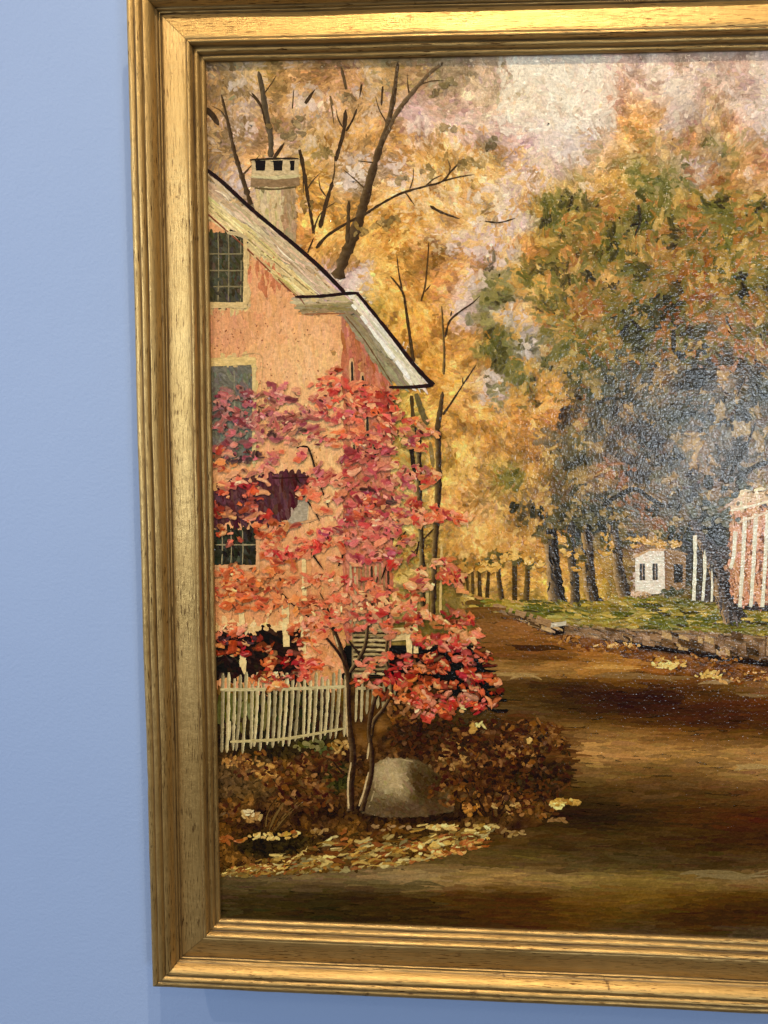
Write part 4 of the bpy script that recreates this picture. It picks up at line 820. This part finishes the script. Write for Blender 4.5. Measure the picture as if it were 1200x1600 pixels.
def window(rect, glass, frame, cols_, rows_, bar, label, sill=True):
    x0, y0, x1, y1 = rect; lay = Layer(0.00001)
    lay.poly([(x0, y0), (x1, y0), (x1, y1), (x0, y1)], glass, jit=8, cell=4)
    lay.fill([(x0 + 3, y0 + 3), (x1 - 3, y0 + 3), (x1 - 3, y1 - 3), (x0 + 3, y1 - 3)], int((x1 - x0) * (y1 - y0) / 40), 14, 5, 80, 20, jit=9, lift=.00001)
    for x in cols_: lay.line([(x, y0), (x + 1, (y0 + y1) / 2), (x, y1)], 1.8, 1.8, bar, lift=.00006, gaps=.12)
    for y in rows_: lay.line([(x0, y), (x1, y)], 2.2, 2.2, bar, lift=.00006, gaps=.1)
    lay.line([(x1 + 3, y0), (x1 + 4, (y0 + y1) / 2), (x1 + 3, y1 + 4)], 6, 6, frame, lift=.00007, wob=.06, taper=False)
    if sill: lay.line([(x0, y1 + 5), (x1 + 6, y1 + 5)], 9, 9, frame, lift=.00008, wob=.05, taper=False)
    return lay, label
lay, lb = window((322, 364, 380, 472), (74, 68, 46), (216, 180, 116), (341, 357, 376), (397, 423, 448), (132, 116, 78), 'upper window of the house, under the eaves')
lay.line([(355, 364), (372, 366), (389, 374)], 5, 5, (196, 168, 116), lift=.00008); lay.done('painted_window', lb)
lay, lb = window((324, 574, 394, 720), (112, 104, 84), (216, 182, 116), (366,), (640,), (140, 128, 96), 'middle window, half hidden by dark red leaves', False)
lay.line([(326, 566), (400, 564)], 13, 12, (222, 184, 112), lift=.00008, wob=.05, taper=False); lay.line([(372, 555), (408, 555), (409, 600), (408, 650)], 1.5, 1.5, (206, 156, 98), lift=.00009); lay.done('painted_window', lb)
lay, lb = window((326, 828, 400, 882), (48, 46, 34), (206, 150, 98), (347, 361, 379), (851,), (150, 132, 92), 'lowest window, beneath the maroon porch roof'); lay.done('painted_window', lb)
L = Layer()
for x, y0, y1 in [(549, 560, 605), (566, 582, 625), (573, 640, 700), (551, 640, 655), (584, 690, 720), (552, 690, 720), (596, 640, 680)]:
    sl = Layer(0.000003); sl.line([(x, y0), (x + 1, y1)], 7, 7, (214, 160, 104), wob=.1); sl.line([(x + 1, y0 + 5), (x + 2, y1 - 3)], 4, 4, (50, 44, 36), lift=.00004, wob=.1); sl.done('painted_narrow_window')
for x in np.arange(548, 612, 6.5): L.line([(x, 880 + rng.uniform(-8, 8)), (x + 1, 940), (x, 975)], 3.4, 3, [(190, 160, 106), (66, 50, 34), (154, 112, 70)][rng.integers(3)], wob=.2, gaps=.1)
L.done('painted_side_boards', 'pale and dark upright boards low on the side of the house')
L = Layer()
L.fill(PORCH, 420, 22, 7, 84, 10, jit=8, relief=.6)
L.poly([(470, 782), (483, 781), (480, 812), (446, 821)], (170, 150, 118), jit=6, lift=.00007); L.line([(482, 781), (481, 812)], 3, 3, (222, 186, 130), lift=.00004); L.line([(425, 747), (484, 746)], 2.5, 2.5, (60, 30, 30), lift=.00004); L.line([(470, 784), (446, 822)], 2, 2, (50, 30, 26), lift=.00004); L.line([(440, 814), (480, 815), (520, 800)], 3, 2.5, (206, 150, 98), lift=.00003)
L.done('painted_porch_roof', 'maroon porch roof with a small pale gable end')
L = Layer()
L.poly([(326, 984), (474, 982), (474, 1062), (326, 1062)], (34, 21, 11), jit=6)
L.fill([(326, 978), (474, 974), (540, 980), (540, 1066), (326, 1062)], 300, 18, 8, 60, 40, jit=8, lift=.00001)
L.line([(326, 981), (400, 982), (474, 979)], 8, 8, (222, 176, 110), lift=.00003, wob=.08); L.line([(326, 1025), (374, 1024)], 4, 4, (196, 150, 90), lift=.00003)
for pts, w_ in [([(377, 950), (379, 982)], 9), ([(380, 1022), (380, 1070)], 10), ([(446, 942), (448, 1010)], 11), ([(475, 868), (476, 930)], 7), ([(474, 980), (475, 1055)], 8), ([(648, 930), (650, 1020)], 7), ([(637, 960), (640, 1022)], 9)]: L.line(pts, w_, w_, (228, 190, 122), lift=.00005, wob=.07, taper=False)
L.poly([(612, 980), (652, 978), (652, 1000), (612, 1001)], (206, 170, 108), lift=.00004)
for y in np.arange(985, 1056, 7.5): L.line([(552, y), (580, y - 1), (606, y + 1)], 3.2, 3, [(196, 166, 108), (150, 122, 74), (176, 148, 92)][rng.integers(3)], lift=.00003, wob=.25); L.line([(552, y + 3.5), (606, y + 4)], 2.4, 2.4, (52, 36, 20), lift=.00003, wob=.3)
L.done('painted_porch', 'shadowy porch with cream posts behind the fence')

# ---- 7 fence
L = Layer()
L.fill([(340, 1052), (540, 1052), (540, 1140), (340, 1175)], 500, 20, 9, 85, 10, jit=8)
clump(380, 1110, 40, 30, 30, [(84, 80, 34), (96, 84, 40)], 26, 8, ang=85, angj=8, lay=L); clump(500, 1165, 40, 9, 16, [(86, 78, 36), (120, 106, 58), (70, 74, 34)], 14, 8, lay=L)
FC = (192, 166, 110); FL = (232, 204, 144)
for i, x in enumerate(np.arange(346, 541, 9.1)):
    yb = np.interp(x, [346, 540], [1178, 1146]) + rng.uniform(-5, 6); yt = 1054 + rng.uniform(-5, 7) - (6 if x > 520 else 0); dx = rng.uniform(-4, 1)
    k = rng.uniform(.78, 1.1)
    L.line([(x + 3, yt), (x + 2 + dx * .3, (yt + yb) / 2), (x + dx, yb)], 5.2, 4.4, np.array(FC) * k, left=np.array(FC) * .72 * k, right=np.array(FL) * min(1, k * 1.05), lift=.00013 + rng.random() * .00002, wob=.12)
for i, x in enumerate(np.arange(556, 640, 8.5)): L.line([(x + 2, 1058 + rng.uniform(0, 14)), (x, 1128 - i * 5 + rng.uniform(-6, 6))], 4.2, 4, np.array(FC) * rng.uniform(.7, .95), lift=.00012)
L.line([(345, 1077), (440, 1076), (540, 1072)], 5, 5, (190, 168, 112), lift=.00018, wob=.08); L.line([(360, 1158), (430, 1155), (480, 1148), (538, 1137)], 4.6, 4, (182, 158, 100), lift=.00018, wob=.08); L.line([(360, 1126), (359, 1156)], 4, 3, (200, 176, 118), lift=.0001); L.line([(556, 1075), (600, 1074)], 5, 4, (176, 152, 100), lift=.0001)
L.done('painted_picket_fence', 'weathered cream picket fence beside the maple')

# ---- 8 undergrowth, boulder, fallen leaves
SH = [(100, 58, 26), (76, 42, 20), (122, 74, 34), (58, 34, 16), (86, 60, 30), (68, 32, 18), (142, 92, 44)]
SD = [(52, 30, 14), (40, 25, 12), (70, 38, 19), (46, 34, 16), (84, 48, 21)]
L = Layer(); L.soft = .5
x = rng.uniform(330, 800, 2600); y = rng.uniform(1170, 1350, 2600); ix = ((x - X0) / ST).astype(int); iy = ((y - Y0) / ST).astype(int); k = under[iy, ix] & ~inpoly(BOUL, x, y); x, y = x[k], y[k]
L.strokes(x, y, rng.uniform(0, 180, len(x)), rng.uniform(7, 17, len(x)), rng.uniform(4, 8, len(x)), samp(x, y) * rng.uniform(.55, 1.25, (len(x), 1)), relief=1)
for (x, y, rx, ry, k, pal) in [(400, 1195, 40, 22, 70, SH), (470, 1220, 60, 40, 150, SH), (380, 1190, 32, 8, 26, [(190, 136, 66), (160, 104, 44)]), (415, 1205, 18, 16, 24, [(196, 140, 66), (150, 96, 44)]), (360, 1262, 20, 26, 26, SH), (390, 1275, 18, 10, 16, [(196, 160, 92), (166, 120, 60)]), (500, 1200, 40, 30, 60, SH), (530, 1165, 20, 12, 18, [(186, 142, 72), (150, 104, 48)]), (490, 1250, 40, 22, 40, SH)]:
    clump(x, y, rx, ry, k, pal, 11, 6, lay=L, lift=.00005)
for k in range(16):
    x = rng.uniform(410, 490); L.line([(420 + (x - 450) * .35, 1296), (430 + (x - 450) * .8, 1270), (x, 1238 + abs(x - 450) * .4)], 2, 1, (60, 40, 20) if k % 3 else (104, 76, 38), lift=.00005, gaps=.3)
L.done('painted_left_shrub', 'low brown shrubs under the fence')
L = Layer(); L.soft = .6
BIN = [(640 + (x - 640) * .93, 1232 + (y - 1232) * .9) for x, y in BOUL]
L.poly(BOUL, None, jit=3)
L.fill(BIN, 1300, 11, 7, 50, 40, jit=4, hue=2, relief=.3, lift=.00003)
L.fill([(592, 1198), (612, 1193), (636, 1215), (646, 1236), (604, 1256), (586, 1252)], 60, 14, 4, 65, 25, jit=8, relief=.4, lift=.00004)
for pts in ([(600, 1190), (620, 1200), (640, 1218), (652, 1238)], [(598, 1188), (625, 1186), (650, 1190)], [(590, 1200), (586, 1230), (576, 1262)], [(612, 1205), (630, 1225), (640, 1240)]): L.line(pts, 4, 2, (158, 132, 86), lift=.00004, gaps=.25)
L.done('painted_boulder', 'tan and brown boulder at the foot of the maple')
L = Layer(); L.soft = .5
for (x, y, rx, ry, k, pal) in [(690, 1150, 90, 30, 190, SD), (640, 1110, 40, 24, 70, SH), (760, 1160, 70, 36, 190, SH), (800, 1190, 95, 66, 420, SD), (830, 1150, 50, 26, 110, SH), (850, 1220, 40, 34, 120, SD), (720, 1190, 46, 22, 70, SH), (710, 1180, 22, 22, 34, [(170, 124, 62), (140, 96, 44)]), (815, 1180, 26, 18, 26, [(136, 84, 40), (160, 112, 56)]), (860, 1150, 34, 18, 40, [(120, 76, 30), (98, 58, 22)]), (700, 1235, 30, 26, 46, SH), (735, 1260, 12, 12, 12, [(190, 124, 48), (160, 96, 36)]), (780, 1250, 60, 24, 60, SH), (790, 1258, 20, 10, 12, [(170, 126, 62), (190, 150, 80)]), (840, 1262, 34, 14, 30, SH)]:
    clump(x, y, rx, ry, k, pal, 10, 6.5, lay=L, lift=.00004)
clump(752, 1132, 7, 4, 4, [(240, 206, 120)], 11, 6, lay=L, lift=.0001); clump(828, 1157, 4, 6, 4, [(226, 180, 96)], 7, 5, lay=L, lift=.0001); clump(742, 1136, 8, 6, 6, [(190, 140, 62)], 11, 7, lay=L, lift=.00008)
for k in range(12):
    x = rng.uniform(700, 880); y = rng.uniform(1150, 1210); L.line([(770 + (x - 790) * .15, 1275), (775 + (x - 790) * .5, 1240), (x, y)], 2.2, 1.0, (44, 28, 15), lift=.00005, gaps=.35)
L.done('painted_dark_shrub', 'dark russet shrub beside the boulder')
L = Layer(); L.soft = .3
YL = [(232, 192, 102), (214, 168, 78), (192, 140, 58), (160, 106, 42), (236, 206, 124), (150, 82, 38), (172, 98, 46), (110, 78, 36)]
OR = [(176, 96, 44), (196, 120, 56), (150, 82, 36), (214, 156, 76)]
bandx = rng.uniform(350, 770, 620); bandy = np.interp(bandx, [350, 450, 560, 660, 770], [1362, 1352, 1336, 1322, 1300]) + rng.normal(0, 1, 620) * np.interp(bandx, [350, 450, 560, 700, 770], [3, 10, 17, 14, 5])
bandy = np.minimum(bandy, interp([(345, 1368), (440, 1362), (560, 1358), (660, 1342), (770, 1318)], bandx))
L.strokes(bandx, bandy, rng.normal(-10, 16, 620), rng.uniform(6, 26, 620), rng.uniform(2.5, 7, 620), pick(YL, 620) * rng.uniform(.5, 1.0, (620, 1)), relief=1.6, ragged=.35)
for (x, y, rx, ry, k, pal) in [(425, 1305, 36, 5, 22, [(200, 154, 74), (222, 180, 96)]), (365, 1310, 24, 5, 12, [(150, 80, 36), (180, 116, 52)]), (455, 1302, 16, 4, 8, YL), (500, 1296, 14, 4, 6, [(150, 112, 60)]), (610, 1292, 30, 4, 10, [(150, 112, 66)]), (690, 1292, 24, 5, 16, [(232, 200, 116), (206, 160, 80)]), (740, 1290, 26, 4, 10, [(170, 130, 62), (200, 164, 80)]), (762, 1291, 6, 2, 3, [(244, 226, 140)]), (740, 1318, 22, 8, 16, OR), (680, 1322, 40, 9, 34, YL), (700, 1330, 26, 4, 14, OR), (880, 1252, 22, 5, 20, [(230, 190, 96), (206, 156, 66), (170, 120, 50)]), (870, 1258, 16, 4, 8, [(238, 206, 116)]), (800, 1302, 24, 6, 10, [(130, 96, 50), (160, 124, 66)]), (870, 1280, 22, 4, 7, [(140, 100, 56)]), (900, 1252, 8, 3, 6, [(200, 150, 66)]), (390, 1268, 14, 6, 6, [(220, 190, 130)])]:
    clump(x, y, rx, ry, k, pal, 10, 5, ang=-5, angj=25, lay=L, lift=.00005)
L.done('painted_fallen_leaves', 'yellow and rust fallen leaves along the road edge')

# ---- 9 the red maple
L = Layer()
TK = (44, 28, 18); TL = (190, 158, 104)
ZM = Layer.Z
def mp(pts, w0, w1, left=None, hl=(), **k):
    ly = Layer(0.000003); ly.line(pts, w0, w1, TK, left=left, lift=.00003, wob=.07, **k)
    for p_, a_, b_ in hl: ly.line(p_, a_, b_, TL, lift=.00008)
    ly.done('painted_maple_stem' if w0 > 5.5 else 'painted_maple_twig')
mp([(548, 1266), (548, 1225), (552, 1180), (547, 1140), (544, 1100), (544, 1060), (538, 1030), (530, 1005), (522, 985)], 12, 7, left=(110, 82, 50), taper=False, hl=(([(545, 1262), (544, 1225), (549, 1190)], 3, 2.5), ([(543, 1150), (541, 1100), (540, 1060)], 2.6, 2), ([(528, 1010), (523, 992)], 3, 2.5)))
mp([(566, 1266), (572, 1240), (580, 1210), (581, 1175), (577, 1140), (582, 1105), (590, 1080)], 8, 6, left=(110, 82, 50), taper=False, hl=(([(561, 1258), (568, 1238), (576, 1205)], 3.2, 2.2), ([(574, 1185), (577, 1160)], 3, 2)))
mp([(580, 1150), (585, 1125), (600, 1105), (610, 1085), (612, 1062), (604, 1030), (606, 985)], 6, 4, left=(150, 116, 70))
mp([(547, 1050), (560, 1030), (570, 1010), (574, 985), (578, 950), (590, 900)], 6, 3.5, left=(150, 120, 74)); mp([(544, 1048), (530, 1020), (505, 990), (490, 970), (465, 950), (432, 918)], 5, 2); mp([(526, 990), (505, 950), (480, 930)], 4, 2); mp([(588, 1052), (572, 1035), (545, 1000)], 4, 3)
for pts in ([(520, 985), (512, 950), (500, 925)], [(464, 700), (480, 698), (488, 715), (498, 750), (515, 795)], [(480, 782), (490, 795), (500, 814)], [(462, 745), (470, 756)], [(529, 884), (535, 870), (537, 855)], [(486, 862), (506, 890)], [(615, 615), (612, 640)], [(655, 845), (650, 870)], [(620, 800), (606, 840)], [(540, 1210), (530, 1200), (520, 1188)], [(648, 650), (650, 690)], [(605, 880), (596, 905)]): mp(pts, 3.4, 1.6)
ROSE = [(198, 84, 74), (180, 64, 58), (210, 106, 86), (160, 52, 52), (218, 126, 94), (184, 82, 84), (140, 50, 56), (226, 146, 104)]
CORAL = [(232, 158, 104), (214, 98, 60), (226, 118, 78), (196, 66, 46), (234, 142, 96), (178, 54, 44), (220, 104, 84), (206, 84, 50)]
ORNG = [(206, 98, 50), (190, 82, 42), (222, 124, 66), (168, 62, 36), (228, 146, 84), (150, 58, 34)]
DUSK = [(172, 80, 74), (144, 62, 62), (192, 104, 88), (116, 50, 50), (204, 122, 98), (186, 92, 88)]
CRIM = [(188, 48, 44), (166, 38, 38), (206, 70, 56), (150, 34, 36), (216, 104, 76)]
L = Layer(); L.soft = .4
CL = [(380, 632, 44, 26, 60, DUSK), (440, 615, 26, 14, 22, DUSK), (400, 665, 46, 24, 56, DUSK), (448, 650, 28, 20, 30, DUSK), (352, 650, 14, 40, 22, DUSK), (512, 604, 16, 14, 22, CRIM), (522, 588, 12, 7, 9, CRIM), (500, 622, 16, 8, 12, ROSE), (560, 612, 36, 20, 36, CORAL), (600, 622, 34, 18, 34, CRIM), (540, 640, 40, 16, 36, ROSE),
      (600, 655, 46, 16, 44, ROSE), (510, 652, 34, 10, 22, ROSE), (620, 682, 50, 16, 46, ROSE), (560, 685, 50, 14, 40, CORAL), (500, 678, 24, 10, 12, ROSE), (460, 680, 28, 12, 16, DUSK), (668, 668, 12, 10, 8, CORAL), (660, 690, 14, 8, 8, CORAL), (370, 706, 34, 14, 28, DUSK), (400, 730, 24, 9, 12, DUSK), (345, 720, 12, 22, 14, ORNG), (425, 725, 9, 8, 7, DUSK), (468, 712, 8, 6, 5, ROSE), (433, 708, 8, 6, 5, ROSE),
      (580, 720, 50, 18, 44, ROSE), (630, 742, 46, 14, 36, ROSE), (540, 742, 36, 14, 24, ROSE), (505, 745, 22, 10, 12, ROSE), (665, 744, 20, 10, 16, CRIM), (600, 768, 50, 14, 40, ROSE), (365, 765, 20, 18, 18, CORAL), (400, 762, 14, 18, 14, CORAL), (478, 768, 18, 12, 16, ROSE), (545, 795, 50, 22, 60, ROSE), (600, 800, 50, 20, 50, ROSE), (650, 804, 40, 14, 40, CORAL), (690, 806, 40, 10, 32, CORAL), (720, 812, 16, 6, 8, CRIM), (650, 790, 20, 8, 10, CRIM),
      (370, 800, 34, 14, 22, ORNG), (405, 806, 18, 14, 16, CORAL), (350, 832, 10, 8, 7, ORNG), (366, 840, 12, 8, 8, CORAL), (430, 825, 30, 10, 18, ORNG), (560, 830, 60, 18, 60, ROSE), (510, 842, 30, 14, 22, CORAL), (445, 860, 34, 14, 32, CRIM), (480, 850, 26, 12, 18, CRIM), (425, 840, 20, 9, 12, ORNG), (590, 862, 40, 14, 30, ROSE), (540, 880, 24, 9, 10, ROSE), (600, 880, 20, 8, 9, CRIM), (640, 850, 20, 20, 14, ROSE),
      (380, 895, 44, 14, 34, ORNG), (360, 930, 30, 30, 44, ORNG), (410, 930, 40, 26, 50, ORNG), (445, 890, 20, 20, 20, ORNG), (690, 882, 20, 10, 12, CORAL), (706, 896, 22, 12, 20, CRIM), (700, 912, 22, 8, 12, CORAL), (660, 905, 22, 14, 16, ROSE), (485, 905, 16, 10, 10, CORAL), (520, 905, 26, 10, 14, CRIM), (560, 920, 40, 14, 26, CORAL), (635, 930, 30, 18, 30, CORAL), (600, 945, 40, 14, 30, CORAL), (540, 950, 44, 16, 40, CORAL), (480, 945, 24, 14, 18, ORNG), (450, 950, 20, 16, 14, ORNG),
      (640, 960, 26, 12, 18, CRIM), (665, 972, 24, 12, 18, CORAL), (530, 975, 50, 12, 34, CORAL), (480, 985, 26, 14, 22, ORNG), (590, 975, 30, 10, 16, CRIM), (630, 985, 20, 8, 8, CORAL), (712, 968, 24, 10, 22, CRIM), (722, 985, 24, 14, 22, CORAL), (730, 1000, 24, 12, 18, CORAL), (690, 1005, 34, 12, 30, CORAL), (660, 1000, 20, 14, 14, CRIM), (370, 990, 30, 14, 26, CORAL), (360, 1012, 24, 10, 16, ORNG), (385, 1012, 10, 18, 12, CRIM), (415, 1015, 12, 9, 9, ORNG), (418, 1034, 12, 9, 10, ORNG), (448, 1024, 9, 9, 9, CRIM),
      (480, 1000, 18, 10, 12, CORAL), (400, 1058, 20, 7, 12, ORNG), (450, 1058, 30, 10, 22, CORAL), (425, 1068, 26, 6, 14, ORNG), (475, 1045, 20, 8, 14, CORAL), (505, 1036, 22, 8, 14, CORAL), (480, 1030, 14, 8, 9, CRIM), (585, 1035, 20, 10, 14, CRIM), (620, 1035, 22, 16, 20, CORAL), (580, 1060, 30, 12, 22, CORAL), (655, 1040, 26, 16, 30, ORNG), (690, 1030, 24, 10, 18, CORAL), (730, 1026, 22, 10, 20, CORAL), (755, 1025, 12, 8, 9, CORAL), (740, 1050, 22, 9, 16, CORAL), (705, 1048, 26, 7, 14, CORAL), (650, 1066, 30, 10, 22, ORNG), (610, 1062, 20, 12, 14, CRIM),
      (690, 1072, 34, 10, 22, ORNG), (735, 1066, 20, 6, 9, CRIM), (740, 1082, 30, 9, 22, CORAL), (765, 1062, 14, 6, 8, ORNG), (680, 1092, 40, 12, 34, CORAL), (640, 1085, 30, 12, 22, ORNG), (715, 1098, 26, 9, 16, CORAL), (745, 1100, 22, 8, 14, CRIM), (670, 1112, 30, 8, 18, CORAL), (700, 1112, 22, 7, 9, ORNG), (760, 1094, 16, 6, 7, CORAL), (600, 1085, 20, 9, 9, ORNG)]
for (x, y, rx, ry, k, pal) in CL:
    k2 = int(k * .70)
    if pal is ROSE and rng.random() < .4: pal = ROSE + CORAL
    if pal is CRIM: pal = CRIM + CORAL[:4]
    r_ = np.sqrt(rng.random(k2)) * 1.12; t = rng.uniform(0, 2 * math.pi, k2); xx = x + rx * r_ * np.cos(t); yy = y + ry * r_ * np.sin(t)
    out_ = np.sign(xx - 545); ang = np.where(out_ > 0, 8, 172) * 1.0 + rng.normal(0, 32, k2)
    C = pick(pal, k2) * rng.uniform(.86, 1.14, (k2, 1)) + rng.normal(0, 5, (k2, 3))
    big = rng.random(k2) < .35
    u_ = k2 // 2; ux = xx[:u_] + rng.normal(0, 6, u_); uy = yy[:u_] + rng.normal(0, 4, u_)
    L.strokes(ux, uy, ang[:u_], rng.uniform(10, 24, u_), rng.uniform(5, 10, u_), C[:u_] * .55 + samp(ux, uy) * .45, relief=.5, ragged=.35, contrast=8, tip=.5, lift=-.00004)
    L.strokes(xx, yy, ang, np.where(big, rng.uniform(13, 24, k2), rng.uniform(5, 14, k2)), np.where(big, rng.uniform(6, 11.5, k2), rng.uniform(3.5, 7.5, k2)), C, relief=1.8, ragged=.38, lift=rng.random() * .0002, bend=.25, contrast=10, tip=.12)
    m_ = k2 // 6                                     # lighter loaded tips and dark gaps
    i = rng.integers(0, k2, m_); L.strokes(xx[i] + rng.normal(0, 3, m_), yy[i] + rng.normal(0, 3, m_), ang[i], rng.uniform(5, 10, m_), rng.uniform(2.5, 4.5, m_), np.clip(C[i] + np.array([26, 52, 36]), 0, 250), relief=2, lift=.00028)
    i = rng.integers(0, k2, m_); L.strokes(xx[i] + rng.normal(0, 4, m_), yy[i] + rng.normal(0, 4, m_), ang[i] + 40, rng.uniform(4, 9, m_), rng.uniform(2, 4, m_), C[i] * .45, relief=1, lift=.00024)
for (x, y) in [(405, 712), (360, 722), (383, 718), (575, 762), (610, 782), (350, 1000), (395, 1000), (430, 678), (468, 672)]:
    clump(x, y, 9, 5, 4, [(54, 34, 34), (70, 42, 44)], 10, 6, lay=L, lift=.0003)
L.done('painted_maple_leaves', 'rose, coral and crimson leaf dabs of the maple')
